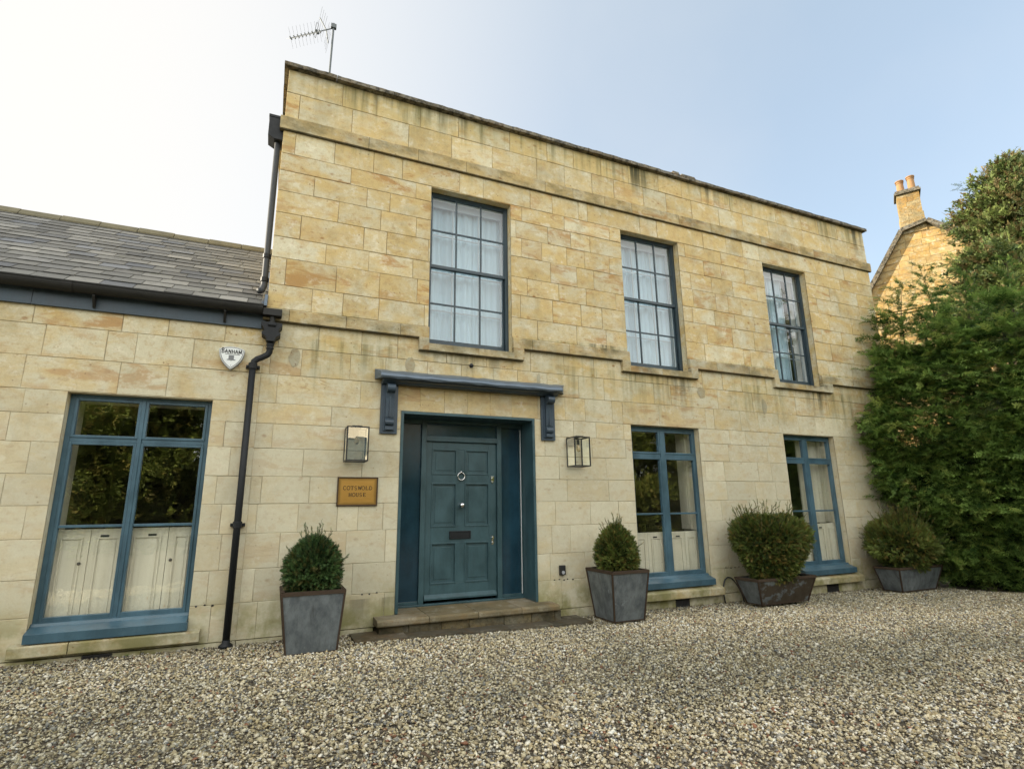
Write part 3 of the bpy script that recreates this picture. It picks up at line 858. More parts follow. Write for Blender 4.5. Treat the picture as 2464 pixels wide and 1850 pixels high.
def sash_window(op, seed, label):
    x0, x1, z0, z1 = op
    r_ = random.Random(seed)
    fr = MB()
    frame_rect(fr, x0, x1, z0, z1, 0.042, 0.115, 0.20, 0.036, 0.045)
    fr.box(x0 + 0.042, x0 + 0.056, 0.166, 0.20, z0 + 0.045, z1 - 0.036)
    fr.box(x1 - 0.056, x1 - 0.042, 0.166, 0.20, z0 + 0.045, z1 - 0.036)
    w = fr.build('sash_window', M['sash'], house, bevel=0.003, label=label)
    zm = z0 + (z1 - z0) * 0.502
    a, b = x0 + 0.0425, x1 - 0.0425
    s = MB()
    frame_rect(s, a, b, zm, z1 - 0.0365, 0.016, 0.128, 0.158, 0.014, 0.040)
    for k in (1, 2):
        xx = a + (b - a) * k / 3
        s.box(xx - 0.010, xx + 0.010, 0.131, 0.155, zm + 0.04, z1 - 0.05)
    zh = (zm + 0.04 + z1 - 0.05) / 2
    for k in range(3):
        xa = a + 0.016 if k == 0 else a + (b - a) * k / 3 + 0.010
        xb = b - 0.016 if k == 2 else a + (b - a) * (k + 1) / 3 - 0.010
        s.box(xa, xb, 0.132, 0.154, zh - 0.010, zh + 0.010)
    s.build('upper_sash', M['sash'], w)
    s = MB()
    frame_rect(s, a + 0.003, b - 0.003, z0 + 0.0455, zm + 0.034, 0.018, 0.166, 0.196, 0.030, 0.065)
    za, zb = z0 + 0.11, zm + 0.004
    for k in (1, 2):
        xx = a + (b - a) * k / 3
        s.box(xx - 0.010, xx + 0.010, 0.169, 0.193, za, zb)
    zh = (za + zb) / 2
    for k in range(3):
        xa = a + 0.021 if k == 0 else a + (b - a) * k / 3 + 0.010
        xb = b - 0.021 if k == 2 else a + (b - a) * (k + 1) / 3 - 0.010
        s.box(xa, xb, 0.170, 0.192, zh - 0.010, zh + 0.010)
    s.build('lower_sash', M['sash'], w)
    g = MB()
    g.poly([(a, 0.143, zm + 0.03), (b, 0.143, zm + 0.03), (b, 0.143, z1 - 0.04), (a, 0.143, z1 - 0.04)])
    g.poly([(a, 0.181, z0 + 0.1), (b, 0.181, z0 + 0.1), (b, 0.181, zm + 0.01), (a, 0.181, zm + 0.01)])
    g.build('pane', M['upper_glass'], w)
    lining(w, x0 + 0.005, x1 - 0.005, z0 + 0.01, z1 - 0.01, 0.2005, 0.42, 'white')
    # inner sash; slim grey bars stand in for sash-bar shadows and reflections
    s = MB()
    frame_rect(s, x0 + 0.026, x1 - 0.026, z0 + 0.031, z1 - 0.031, 0.035, 0.262, 0.285, 0.10, 0.04)
    for k in (1, 2):
        xx = x0 + (x1 - x0) * k / 3
        s.box(xx - 0.009, xx + 0.009, 0.266, 0.281, z0 + 0.072, z1 - 0.132)
    for q in (0.25, 0.5, 0.75):
        zq = z0 + (z1 - z0) * q
        for k in range(3):
            xa = x0 + 0.062 if k == 0 else x0 + (x1 - x0) * k / 3 + 0.0095
            xb = x1 - 0.062 if k == 2 else x0 + (x1 - x0) * (k + 1) / 3 - 0.0095
            s.box(xa, xb, 0.267, 0.280, zq - 0.009, zq + 0.009)
    s.build('inner_sash_bar_shadows', M['inner'], w)
    # sheer curtain with soft folds
    cu = MB()
    nx = 90
    ph = [r_.uniform(0, 6) for _ in range(4)]
    pts = []
    for i in range(nx + 1):
        u = i / nx
        xx = x0 + 0.03 + (x1 - x0 - 0.06) * u
        amp = 0.016 * (1 - 0.55 * max(0, min(1, (u - 0.62) * 6)))
        if seed == 3: u = u * 0.70; xx = x0 + 0.03 + (x1 - x0 - 0.06) * u; amp = 0.026
        if seed == 2: amp *= 1.3
        yy = 0.335 + amp * (math.sin(31 * u + ph[0]) + 0.6 * math.sin(73 * u + ph[1]) + 0.4 * math.sin(17 * u + ph[2]))
        pts.append((xx, yy))
    for i in range(nx):
        (xa, ya), (xb, yb) = pts[i], pts[i + 1]
        cu.poly([(xa, ya, z0 + 0.04), (xb, yb, z0 + 0.04), (xb, yb, z1 - 0.06), (xa, ya, z1 - 0.06)])
    cu.build('curtain', M['curtain'], w, smooth=True)
    room(w, x0, x1, z0, z1, 0.43, 2.6)
    return w


sash_window(W[0], 1, 'first-floor sash window above the front door')
sash_window(W[1], 2, 'first-floor sash window between the other two')
sash_window(W[2], 3, 'first-floor sash window nearest the conifers, reflecting a tree')


def shutter_leaf(mb, xa, xb, z0, z1, y):
    mb.box(xa, xb, y, y + 0.022, z0, z1)
    st = 0.055
    if xb - xa > 0.16:                                  # raised panel beads
        a, b, c, d = xa + st, xb - st, z0 + 0.08, z1 - 0.08
        frame_rect(mb, a, b, c, d, 0.014, y - 0.012, y)
        mb.box(a + 0.03, b - 0.03, y - 0.006, y, c + 0.03, d - 0.03)


def casement_window(parent, op, mull, z_top, z_tr0, z_tr1, z_bar, z_bot, shut, seed, label, blue_r, right_open=False):
    x0, x1, z0, z1 = op
    ma, mbb = mull
    yf, yb = 0.10, 0.165
    fr = MB()
    fr.box(x0, x0 + 0.045, yf, yb, z0 + 0.13, z1)
    fr.box(x1 - 0.045, x1, yf, yb, z0 + 0.13, z1)
    fr.box(x0 + 0.045, x1 - 0.045, yf, yb, z_top + 0.028, z1)
    fr.box(ma + 0.028, mbb - 0.028, yf - 0.012, yb, z_bot - 0.06, z_top + 0.028)
    fr.box(x0 + 0.045, ma + 0.028, yf, yb, z_tr0 + 0.03, z_tr1 - 0.03)
    fr.box(mbb - 0.028, x1 - 0.045, yf, yb, z_tr0 + 0.03, z_tr1 - 0.03)
    fr.box(x0 + 0.045, x1 - 0.045, yf, yb, z_bot - 0.12, z_bot - 0.06)
    w = fr.build('casement_window', M['frame'], parent, bevel=0.004, label=label)
    for a, b in ((x0 + 0.0455, ma + 0.0275), (mbb - 0.0275, x1 - 0.0455)):
        s = MB()
        frame_rect(s, a, b, z_tr1 - 0.0295, z_top + 0.0275, 0.026, yf - 0.008, yb - 0.02, 0.026, 0.026)
        frame_rect(s, a, b, z_bot - 0.0595, z_tr0 + 0.0295, 0.026, yf - 0.008, yb - 0.02, 0.026, 0.056)
        s.box(a + 0.026, b - 0.026, yf + 0.002, yb - 0.03, z_bar - 0.013, z_bar + 0.013)
        s.build('casement', M['frame'], w, bevel=0.003)
    g = MB()
    for a, b in ((x0 + 0.06, ma + 0.01), (mbb - 0.01, x1 - 0.06)):
        g.poly([(a, 0.122, z_tr1 - 0.01), (b, 0.122, z_tr1 - 0.01), (b, 0.122, z_top + 0.01), (a, 0.122, z_top + 0.01)])
        g.poly([(a, 0.121, z_bot - 0.02), (b, 0.121, z_bot - 0.02), (b, 0.121, z_tr0 + 0.01), (a, 0.121, z_tr0 + 0.01)])
    g.build('pane', M['glass' if seed == 1 else 'lower_glass'], w)
    s = MB()                                            # sloping painted timber sill with a nosing
    s.prism([(0.165, z0 + 0.05), (-0.085, z0 + 0.045), (-0.09, z0 + 0.125), (-0.06, z0 + 0.135), (0.04, z0 + 0.165), (0.055, z0 + 0.19), (0.165, z0 + 0.19)],
            x0 + 0.004, x1 - 0.004, 'x')
    s.box(x1 - 0.0035, blue_r, -0.088, -0.002, z0 + 0.047, z0 + 0.123)
    s.build('timber_sill', M['frame'], w, bevel=0.003)
    lining(w, x0 + 0.01, x1 - 0.01, z0 + 0.06, z1 - 0.02, 0.1655, 0.47, 'pine')
    # panelled lower shutters, closed
    n_leaf = 4
    z_lo, z_hi = z0 + 0.10, shut
    xs = [x0 + 0.032, x0 + 0.032 + (ma - x0) * 0.5, (ma + mbb) / 2 - 0.001, mbb + (x1 - mbb) * 0.52, x1 - 0.032]
    for k in range(4):
        mb = MB()
        shutter_leaf(mb, xs[k] + 0.002, xs[k + 1] - 0.002, z_lo, z_hi, 0.182)
        sh = mb.build('shutter', M['pine'], w, bevel=0.002)
        if k in (0, 3) and seed == 1:
            kn = MB()
            kx = xs[k + 1] - 0.06 if k == 0 else xs[k] + 0.045
            kn.tube([(kx, 0.1815, shut - 0.32), (kx, 0.172, shut - 0.32), (kx, 0.168, shut - 0.32), (kx, 0.160, shut - 0.32)], [0.007, 0.007, 0.016, 0.010], 12)
            kn.build('knob', M['iron'], sh, smooth=True)
    for hx in (xs[1] + 0.115 if seed == 1 else xs[1] + 0.13, xs[3] - 0.14 if seed == 1 else xs[3] - 0.13):
        mb = MB()
        mb.box(hx - 0.035, hx + 0.035, 0.176, 0.1815, shut - 0.085, shut - 0.058)
        mb.build('latch', M['iron'], w)
    if seed > 1:                                        # tall panelled upper leaf folded against the jamb
        mb = MB()
        mb.box(x1 - 0.075, x1 - 0.032, 0.26, 0.468, shut + 0.02, z1 - 0.05)
        for q in (shut + 0.10, (shut + z1) / 2 + 0.02):
            mb.box(x1 - 0.083, x1 - 0.0751, 0.29, 0.44, q, q + (z1 - shut) * 0.38)
        mb.build('folded_shutter', M['pine'], w, bevel=0.002)
    if right_open:
        mb = MB()
        mb.box(mbb - 0.03, x1 - 0.09, 0.30, 0.325, shut + 0.01, z1 - 0.06)
        a, b = mbb + 0.04, x1 - 0.16
        frame_rect(mb, a, b, shut + 0.12, shut + 0.62, 0.012, 0.292, 0.30)
        frame_rect(mb, a, b, shut + 0.72, z1 - 0.16, 0.012, 0.292, 0.30)
        mb.build('closed_shutter', M['pine'], w, bevel=0.002)
    room(w, x0, x1, z0 + 0.1, z1, 0.48, 3.2)
    return w


casement_window(house, LW[0], (5.312, 5.440), 2.450, 2.040, 2.155, 1.253, 0.447, 0.99, 2,
                'ground-floor casement beside the front door, behind the bush with the pointed top', 5.990)
casement_window(house, LW[1], (8.405, 8.530), 2.445, 2.040, 2.150, 1.253, 0.447, 1.04, 3,
                'ground-floor casement nearest the conifers with one tall shutter closed', 9.035, True)
for xa, xb, mid in ((4.70, 6.156, 5.9), (7.80, 9.22, 8.4)):
    s = MB()
    for a, b in ((xa, mid - 0.002), (mid + 0.002, xb)):
        s.prism([(0.013, 0.106), (-0.115, 0.106), (-0.118, 0.190), (-0.105, 0.198), (0.013, 0.246)], a, b, 'x', block_tint(0.3, rnd))
    s.build('stone_sill', M['sill'], house)

# ------------------------------------------------------------------ front door
dx0, dx1, dz0, dz1 = DOOR
d = MB()
d.box(dx0, dx0 + 0.035, -0.012, 0.50, dz0 + 0.012, dz1)
d.box(dx1 - 0.035, dx1, -0.012, 0.50, dz0 + 0.012, dz1)
d.box(dx0 + 0.035, dx1 - 0.035, -0.012, 0.50, dz1 - 0.035, dz1)
d.box(dx0 + 0.035, 1.742, 0.36, 0.43, 2.44, dz1 - 0.035)
d.box(2.853, dx1 - 0.035, 0.36, 0.43, 2.44, dz1 - 0.035)
d.box(1.742, 2.853, 0.36, 0.43, 2.462, dz1 - 0.035)
d.box(1.742, 1.806, 0.35, 0.44, 0.235, 2.462)
d.box(2.789, 2.853, 0.35, 0.44, 0.235, 2.462)
d.box(1.806, 2.789, 0.35, 0.44, 2.222, 2.290)
d.box(dx0 + 0.035, dx1 - 0.035, 0.34, 0.45, 0.212, 0.235)
d.box(dx0 + 0.035, 1.742, 0.365, 0.43, 0.235, 0.272)
d.box(2.853, dx1 - 0.035, 0.365, 0.43, 0.235, 0.272)
d.box(dx1 - 0.060, dx1 - 0.035, 0.352, 0.43, 0.272, 2.44)
d.box(dx0 + 0.035, dx0 + 0.06, 0.352, 0.43, 0.272, 2.44)
dc = d.build('door_frame', M['door'], house, bevel=0.004)
for a, b, z0, z1 in ((dx0 + 0.06, 1.742, 0.272, 2.44), (2.853, dx1 - 0.06, 0.272, 2.44), (1.806, 2.789, 2.290, 2.462)):
    mb = MB(); mb.box(a, b, 0.39, 0.41, z0, z1)
    mb.build('side_panel' if z0 < 1 else 'top_panel', M['door_gloss'], dc)
mb = MB(); mb.box(dx1 - 0.0605, dx1 - 0.0525, 0.345, 0.3518, 0.272, 2.42)
mb.build('metal_bead', M['white'], dc)
d = MB()
lx0, lx1, lz0, lz1 = 1.809, 2.786, 0.262, 2.219
d.box(lx0, lx1, 0.405, 0.45, lz0, lz1)
st = [(lx0, 1.895), (2.225, 2.345), (2.680, lx1)]
rails = [(lz0, 0.455), (0.94, 1.14), (1.685, 1.80), (2.122, lz1)]
for a, b in (st[0], st[2]): d.box(a, b, 0.388, 0.405, lz0, lz1)
for c_, e_ in rails: d.box(st[0][1], st[2][0], 0.388, 0.405, c_, e_)
for k in range(3): d.box(st[1][0], st[1][1], 0.388, 0.405, rails[k][1], rails[k + 1][0])
for k in range(3):
    for a, b in ((st[0][1], st[1][0]), (st[1][1], st[2][0])):
        c_, e_ = rails[k][1], rails[k + 1][0]
        frame_rect(d, a - 0.006, b + 0.006, c_ - 0.006, e_ + 0.006, 0.020, 0.380, 0.3985)
        d.box(a + 0.05, b - 0.05, 0.398, 0.4055, c_ + 0.05, e_ - 0.05)
d.prism([(0.388, 0.268), (0.352, 0.270), (0.352, 0.292), (0.388, 0.335)], lx0 + 0.01, lx1 - 0.01, 'x')
leaf = d.build('front_door', M['door'], house, bevel=0.003, label='teal six-panel front door')


def ring(mb, cx, cy, cz, rad, tube, seg=28):
    pts = [(cx + rad * math.sin(2 * math.pi * i / seg), cy, cz + rad * math.cos(2 * math.pi * i / seg)) for i in range(seg + 1)]
    mb.tube(pts, tube, 8, cap=False)


k = MB(); ring(k, 2.287, 0.372, 1.775, 0.048, 0.0075)
k.tube([(2.287, 0.3875, 1.83), (2.287, 0.362, 1.83)], 0.014, 12)
k.build('knocker', M['chrome'], leaf, smooth=True)
k = MB(); k.tube([(2.292, 0.3875, 1.405), (2.292, 0.37, 1.405), (2.292, 0.35, 1.405), (2.292, 0.335, 1.405), (2.292, 0.318, 1.405), (2.292, 0.308, 1.405)], [0.022, 0.016, 0.026, 0.036, 0.030, 0.008], 20)
k.build('door_knob', M['chrome'], leaf, smooth=True)
k = MB(); frame_rect(k, 2.137, 2.425, 0.985, 1.083, 0.018, 0.372, 0.3875); k.box(2.155, 2.407, 0.376, 0.3875, 1.003, 1.065)
k.build('letter_box', M['iron'], leaf, bevel=0.003)
k = MB(); k.box(2.705, 2.748, 0.372, 0.3875, 1.715, 1.78); k.box(2.712, 2.735, 0.362, 0.3715, 1.69, 1.71)
k.tube([(2.726, 0.3715, 1.752), (2.726, 0.360, 1.752)], 0.013, 12)
k.build('lock', M['chrome'], leaf, bevel=0.002)
k = MB(); k.box(2.715, 2.738, 0.376, 0.3875, 0.90, 1.01); k.tube([(2.727, 0.3755, 0.985), (2.727, 0.352, 0.985)], 0.013, 12); k.tube([(2.727, 0.3755, 0.925), (2.727, 0.360, 0.925)], 0.011, 12)
k.build('latch_handle', M['chrome'], leaf, smooth=False)

# door hood: lead-covered shelf on two scroll brackets
d = MB()
rl = random.Random(5)
nseg = 24
sec = []
for i in range(nseg + 1):
    u = i / nseg
    xb_ = 1.05 + (3.655 - 1.05) * u
    xf = 1.09 + (3.525 - 1.09) * u
    w1, w2, w3 = (rl.uniform(-0.006, 0.006) for _ in range(3))
    sag = 0.004 * math.sin(u * 9)
    sec.append([(xb_, 0.002, 3.030 + w1), (xb_, -0.02, 3.022 + w1), ((xb_ + xf) / 2, -0.11, 2.990 + w2 + sag), (xf, -0.185, 2.958 + w3), (xf, -0.213, 2.935 + w3),
                (xf, -0.220, 2.905 + w2), (xf, -0.208, 2.884 + w1), (xf, -0.19, 2.886), (xb_, 0.002, 2.905)])
kk = len(sec[0])
for i in range(nseg):
    for j in range(kk):
        j2 = (j + 1) % kk
        d.poly([sec[i][j], sec[i + 1][j], sec[i + 1][j2], sec[i][j2]])
d.poly(sec[0]); d.poly(sec[-1][::-1])
hood = d.build('door_hood', M['lead'], house, label='lead-covered hood over the front door')
d = MB()
d.prism([(0.0, 2.84), (-0.10, 2.84), (-0.125, 2.858), (-0.165, 2.872), (-0.175, 2.883), (0.0, 2.883)], 1.13, 3.50, 'x')
d.build('hood_moulding', M['hood_paint'], hood, bevel=0.002)
for bx in (1.132, 3.283):
    d = MB()
    d.box(bx, bx + 0.205, -0.030, 0.0, 2.242, 2.8395)
    d.box(bx + 0.03, bx + 0.175, -0.040, -0.0305, 2.275, 2.8395)
    prof = [(-0.0405, 2.8395), (-0.145, 2.8395)]
    for i in range(9):
        t = math.pi * i / 8
        prof.append((-0.118 - 0.045 * math.sin(t), 2.785 + 0.05 * math.cos(t)))
    prof += [(-0.092, 2.725), (-0.080, 2.66), (-0.070, 2.55), (-0.066, 2.44), (-0.062, 2.425)]
    for i in range(7):
        t = math.pi * i / 6
        prof.append((-0.060 - 0.030 * math.sin(t), 2.375 + 0.038 * math.cos(t)))
    prof += [(-0.054, 2.330), (-0.075, 2.325), (-0.075, 2.285), (-0.0405, 2.285)]
    d.prism(prof, bx + 0.052, bx + 0.152, 'x')
    d.box(bx + 0.095, bx + 0.109, -0.085, -0.0655, 2.44, 2.68)
    d.build('scroll_bracket', M['hood_paint'], hood, bevel=0.003)

# doorstep
s = MB()
xs_ = [1.15, 1.72, 2.30, 2.85, 3.36]
for i in range(4):
    s.prism([(0.38, 0.10), (-0.255, 0.135), (-0.262, 0.150), (-0.262, 0.185), (-0.245, 0.205), (0.38, 0.212)], xs_[i] + 0.002, xs_[i + 1] - 0.002, 'x', (rnd.uniform(0.9, 1.1), rnd.random(), rnd.random()))
st_ = s.build('doorstep', M['step'], house, bevel=0.006)
s = MB()
xx = 1.18
while xx < 3.38:
    x2 = min(3.40, xx + rnd.uniform(0.3, 0.5))
    s.box(xx, x2 - 0.004, -0.215, 0.10, -0.2, 0.134, (rnd.uniform(0.7, 1.2), rnd.random(), rnd.random()))
    xx = x2
s.build('riser', M['riser'], st_, bevel=0.008)
fl = MB()
for i, (a, b) in enumerate(((0.90, 1.45), (1.45, 2.05), (2.05, 2.62), (2.62, 3.18), (3.18, 3.72))):
    fl.prism([(-0.02, -0.05), (-0.43, -0.05), (-0.43, gz((a + b) / 2) + 0.020), (-0.02, gz((a + b) / 2) + 0.026)], a + 0.003, b - 0.003, 'x', (rnd.uniform(0.85, 1.15), rnd.random(), rnd.random()))
tag(fl.build('path', M['flag'], None, bevel=0.004), 'dark wet flagstones laid in front of the doorstep', 'path', kind='structure')

for (a, b, c_, e_) in ((5.325, 5.568, -0.02, 0.082), (8.41, 8.68, -0.06, 0.085)):
    mb = MB(); frame_rect(mb, a, b, c_, e_, 0.012, -0.028, -0.0185)
    k = a + 0.03
    while k < b - 0.02:
        mb.box(k, k + 0.010, -0.026, -0.0185, c_ + 0.012, e_ - 0.012); k += 0.026
    mb.box(a + 0.012, b - 0.012, -0.0184, -0.012, c_ + 0.012, e_ - 0.012)
    mb.build('air_vent', M['vent'], house)

# ------------------------------------------------------------------ side wing
wing = thing('side_wing', (-5.0, 3.0, 0.0), 'low single-storey stone wing with a slate roof joined to the tall house', 'house')
WX0, WX1 = -9.0, -0.2003
LWIN = (-1.894, -0.640, 0.20, 2.526)
EX = [-8.4, -7.6, -6.9, -6.1, -5.3, -4.6, -3.8, -3.1]
jw = {0: [], }
wing_j = [
    [-2.4, -0.45], [-2.2, -0.5], [-2.3, -0.4], [-2.05, -0.45], [-2.25, -0.52], [-2.108, -0.42], [-2.3, -0.5], [], [-2.223, -0.4],
]
wallw, jointw = MB(), MB()
cw = []
rw = random.Random(9)
for i in range(11):
    js = [x + rw.uniform(-0.2, 0.2) for x in EX]
    js += {0: [-2.4, -0.45], 1: [-2.2, -0.5], 2: [-2.3, -0.42], 3: [-2.05, -0.45], 4: [-2.25, -0.52], 5: [-2.108, -0.42], 6: [-2.3, -0.5], 7: [-2.223], 8: [-1.5, -1.078], 9: [-2.154, -1.649, -1.393, -0.878], 10: [-2.271, -1.54, -1.132, -0.592]}[i]
    cw.append((C[i], C[i + 1], js))
ashlar(wallw, jointw, cw, WX0, WX1, [LWIN], rw)
reveal(wallw, *LWIN, 0.004, 0.16)
for k in range(11):
    a = WX0 + k * (WX1 - WX0) / 11; b = WX0 + (k + 1) * (WX1 - WX0) / 11
    wallw.box(a + 0.003, b - 0.003, -0.018, 0.05, -0.3, 0.094, block_tint(0.3, rw), skip='k')
wallw.poly([(WX0, 0.0, -0.3), (WX0, 5.0, -0.3), (WX0, 5.0, 3.5), (WX0, 2.5, 5.4), (WX0, 0.0, 3.5)])
wallw.poly([(WX0, 5.0, -0.3), (WX1, 5.0, -0.3), (WX1, 5.0, 3.5), (WX0, 5.0, 3.5)])
ww = wallw.build('wall', M['stone'], wing)
jointw.build('mortar', M['joint'], ww)
casement_window(wing, LWIN, (-1.315, -1.223), 2.462, 2.020, 2.122, 1.240, 0.435, 1.21, 1, None, -0.634)
s = MB()
for a, b in ((-1.985, -1.556), (-1.550, -0.522)):
    s.prism([(0.013, 0.130), (-0.085, 0.130), (-0.092, 0.140), (-0.094, 0.220), (-0.085, 0.232), (0.013, 0.246)], a, b, 'x', block_tint(0.3, rnd))
s.build('stone_sill', M['sill'], wing, bevel=0.006)
mb = MB()
frame_rect(mb, -1.455, -1.225, 0.02, 0.098, 0.012, -0.028, -0.0185); mb.box(-1.443, -1.237, -0.0184, -0.012, 0.032, 0.086)
mb.build('air_vent', M['vent'], wing)
# fascia and gutter
f_ = MB()
for a, b in ((WX0, -6.2), (-6.197, -3.9), (-3.897, -2.30), (-2.297, WX1)):
    f_.box(a, b, -0.030, 0.0, 3.372, 3.60)
    f_.box(a, b, -0.034, -0.0302, 3.372, 3.384)
f_.build('fascia', M['fascia'], wing, bevel=0.002)
g_ = MB()
prof = []
for i in range(13):
    t = math.pi + math.pi * i / 12
    prof.append((-0.108 + 0.070 * math.cos(t), 3.600 + 0.085 * math.sin(t)))
prof = [(-0.186, 3.612), (-0.186, 3.600)] + prof + [(-0.038, 3.612)] + [(-0.108 + 0.062 * math.cos(math.pi * 2 - math.pi * i / 12), 3.602 + 0.077 * math.sin(math.pi * 2 - math.pi * i / 12)) for i in range(13)]
for a, b in ((WX0, -7.4), (-7.398, -5.6), (-5.598, -3.75), (-3.748, -2.0), (-1.998, -0.235)):
    g_.prism(prof, a, b, 'x')
    g_.prism([(p[0] * 1.0 + (-0.006 if p[0] < -0.108 else 0.004), p[1] - 0.004) for p in prof[2:15]], b - 0.05, b + 0.04 if b < -0.3 else b - 0.001, 'x')
gut = g_.build('gutter', M['gutter'], wing)
for bx in (-8.2, -6.5, -4.9, -3.3, -1.80, -0.62):
    mb = MB()
    mb.prism([(-0.0345, 3.395), (-0.050, 3.395), (-0.120, 3.500), (-0.120, 3.512), (-0.0345, 3.500)], bx, bx + 0.022, 'x')
    mb.build('bracket', M['gutter'], gut)
# slates
ez, ey = 3.625, -0.10
ridge_y, ridge_z = 2.5, 5.455
sl_len = math.hypot(ridge_y - ey, ridge_z - ez)
dy_, dz_ = (ridge_y - ey) / sl_len, (ridge_z - ez) / sl_len
ny_, nz_ = -dz_, dy_
s = MB()
rows = 17
ex_ = sl_len / rows
for k in range(rows):
    o0 = k * ex_
    xx = WX0 - (0.14 if k % 2 else 0)
    while xx < WX1 - 0.004:
        w_ = 0.275 + rw.uniform(-0.02, 0.02)
        x2 = min(xx + w_, WX1 - 0.002)
        lift = 0.009 + rw.uniform(0, 0.007)
        sk = rw.uniform(-0.006, 0.006)
        a0 = o0 + rw.uniform(-0.008, 0.008); a1 = min(o0 + ex_ * 1.9, sl_len)
        def P(u, h): return (ey + dy_ * u + ny_ * h, ez + dz_ * u + nz_ * h)
        yb0, zb0 = P(a0, lift); yt0, zt0 = P(a0, lift + 0.007); y1_, z1_ = P(a1, 0.004)
        tint = (rw.uniform(0.62, 1.3), rw.random(), rw.random())
        if rw.random() < 0.03: a0 -= rw.uniform(0.01, 0.03); lift += 0.006
        X0, X1 = max(xx + 0.0035, WX0), x2 - 0.0035
        s.poly([(X0, yt0, zt0), (X1, yt0 + sk * 0.3, zt0 + sk * 0.3), (X1, y1_, z1_), (X0, y1_, z1_)], tint)
        s.poly([(X0, yb0, zb0), (X1, yb0 + sk * 0.3, zb0 + sk * 0.3), (X1, yt0 + sk * 0.3, zt0 + sk * 0.3), (X0, yt0, zt0)], (0.5, 0.3, 0.3))
        s.poly([(X0, yb0, zb0), (X0, yt0, zt0), (X0, y1_, z1_)], tint)
        s.poly([(X1, yb0, zb0), (X1, y1_, z1_), (X1, yt0, zt0)], tint)
        xx = x2
s.poly([(WX0, ey, ez - 0.004), (WX1, ey, ez - 0.004), (WX1, ridge_y, ridge_z - 0.004), (WX0, ridge_y, ridge_z - 0.004)], (0.4, 0.2, 0.2))
s.poly([(WX0, ridge_y, ridge_z), (WX1, ridge_y, ridge_z), (WX1, 5.1, ez), (WX0, 5.1, ez)], (0.9, 0.4, 0.4))
slr = s.build('slate_roof', M['slate'], wing)
s = MB()
xx = WX0
while xx < WX1 - 0.05:
    x2 = min(xx + 0.46, WX1 - 0.002)
    h = rw.uniform(-0.006, 0.006)
    s.prism([(ridge_y - 0.13, ridge_z - 0.075 + h), (ridge_y - 0.135, ridge_z - 0.05 + h), (ridge_y - 0.05, ridge_z + 0.045 + h), (ridge_y, ridge_z + 0.062 + h), (ridge_y + 0.05, ridge_z + 0.045 + h), (ridge_y + 0.135, ridge_z - 0.05 + h), (ridge_y + 0.13, ridge_z - 0.075 + h)],
            xx + 0.003, x2 - 0.003, 'x')
    xx = x2
s.build('ridge_tile', M['ridge'], slr, bevel=0.006)
s = MB()
s.poly([(WX1 + 0.001, -0.1, 3.63), (WX1 - 0.06, -0.1, 3.655), (WX1 - 0.06, 1.2, 4.57), (WX1 + 0.001, 1.2, 4.60)])
s.prism([(-0.115, 3.625), (0.06, 3.64), (0.05, 3.80), (-0.02, 3.79)], WX1 - 0.03, WX1 + 0.0, 'x')
s.build('lead_flashing', M['lead'], slr)

# ------------------------------------------------------------------ pipes
lp = thing('downpipe', (-0.284, -0.10, 0.065), 'long black downpipe with a hopper head, standing on the gravel at the wall joint', 'downpipe', 'black downpipes on the stone walls')
d = MB()
yc = -0.092
d.tube([(-0.129, yc - 0.01, 3.20), (-0.129, yc - 0.01, 3.13), (-0.130, yc, 3.09), (-0.150, yc, 3.055), (-0.20, yc, 3.022), (-0.245, yc, 2.998), (-0.275, yc, 2.968), (-0.284, yc, 2.93), (-0.284, yc, 2.90)], 0.034, 14)
d.tube([(-0.284, yc, 2.93), (-0.284, yc, 0.10)], 0.034, 16)
pipe = d.build('pipe', M['iron'], lp, smooth=True)
for zc in (2.915, 1.226):
    d = MB()
    d.tube([(-0.284, yc, zc - 0.035), (-0.284, yc, zc - 0.03), (-0.284, yc, zc + 0.03), (-0.284, yc, zc + 0.036)], [0.036, 0.043, 0.045, 0.036], 16)
    d.box(-0.352, -0.214, yc + 0.03, yc + 0.088, zc - 0.016, zc + 0.016)
    d.tube([(-0.340, yc + 0.03, zc), (-0.340, yc + 0.012, zc)], 0.013, 8); d.tube([(-0.228, yc + 0.03, zc), (-0.228, yc + 0.012, zc)], 0.013, 8)
    d.build('collar', M['iron'], lp)
d = MB()
for zc in (3.165, 3.13): d.tube([(-0.129, yc - 0.01, zc - 0.009), (-0.129, yc - 0.01, zc + 0.009)], 0.041, 14)
d.prism([(yc - 0.085, 3.42), (yc - 0.085, 3.385), (yc - 0.068, 3.36), (yc - 0.055, 3.325), (yc - 0.062, 3.29), (yc - 0.045, 3.25), (yc - 0.036, 3.20), (0.0, 3.20), (0.0, 3.42)], -0.170, -0.088, 'x')
d.prism([(-0.238, 3.42), (-0.238, 3.385), (-0.215, 3.355), (-0.20, 3.32), (-0.226, 3.30), (-0.226, 3.28), (-0.185, 3.25), (-0.165, 3.20), (-0.093, 3.20), (-0.073, 3.25), (-0.032, 3.28), (-0.032, 3.30), (-0.058, 3.32), (-0.043, 3.355), (-0.020, 3.385), (-0.020, 3.42)], yc - 0.07, -0.002, 'y')
d.build('hopper', M['iron'], lp, bevel=0.004)
d = MB()
d.box(-0.232, -0.035, -0.155, -0.058, 3.505, 3.585)
d.tube([(-0.129, -0.10, 3.5045), (-0.129, -0.10, 3.425)], 0.030, 12)
d.build('outlet', M['gutter'], lp, bevel=0.003)
d = MB()
d.tube([(-0.284, yc, 0.13), (-0.284, yc, 0.10), (-0.284, yc, 0.085), (-0.284, yc, 0.065)], [0.036, 0.040, 0.062, 0.066], 16)
d.build('shoe', M['iron'], lp, smooth=True)

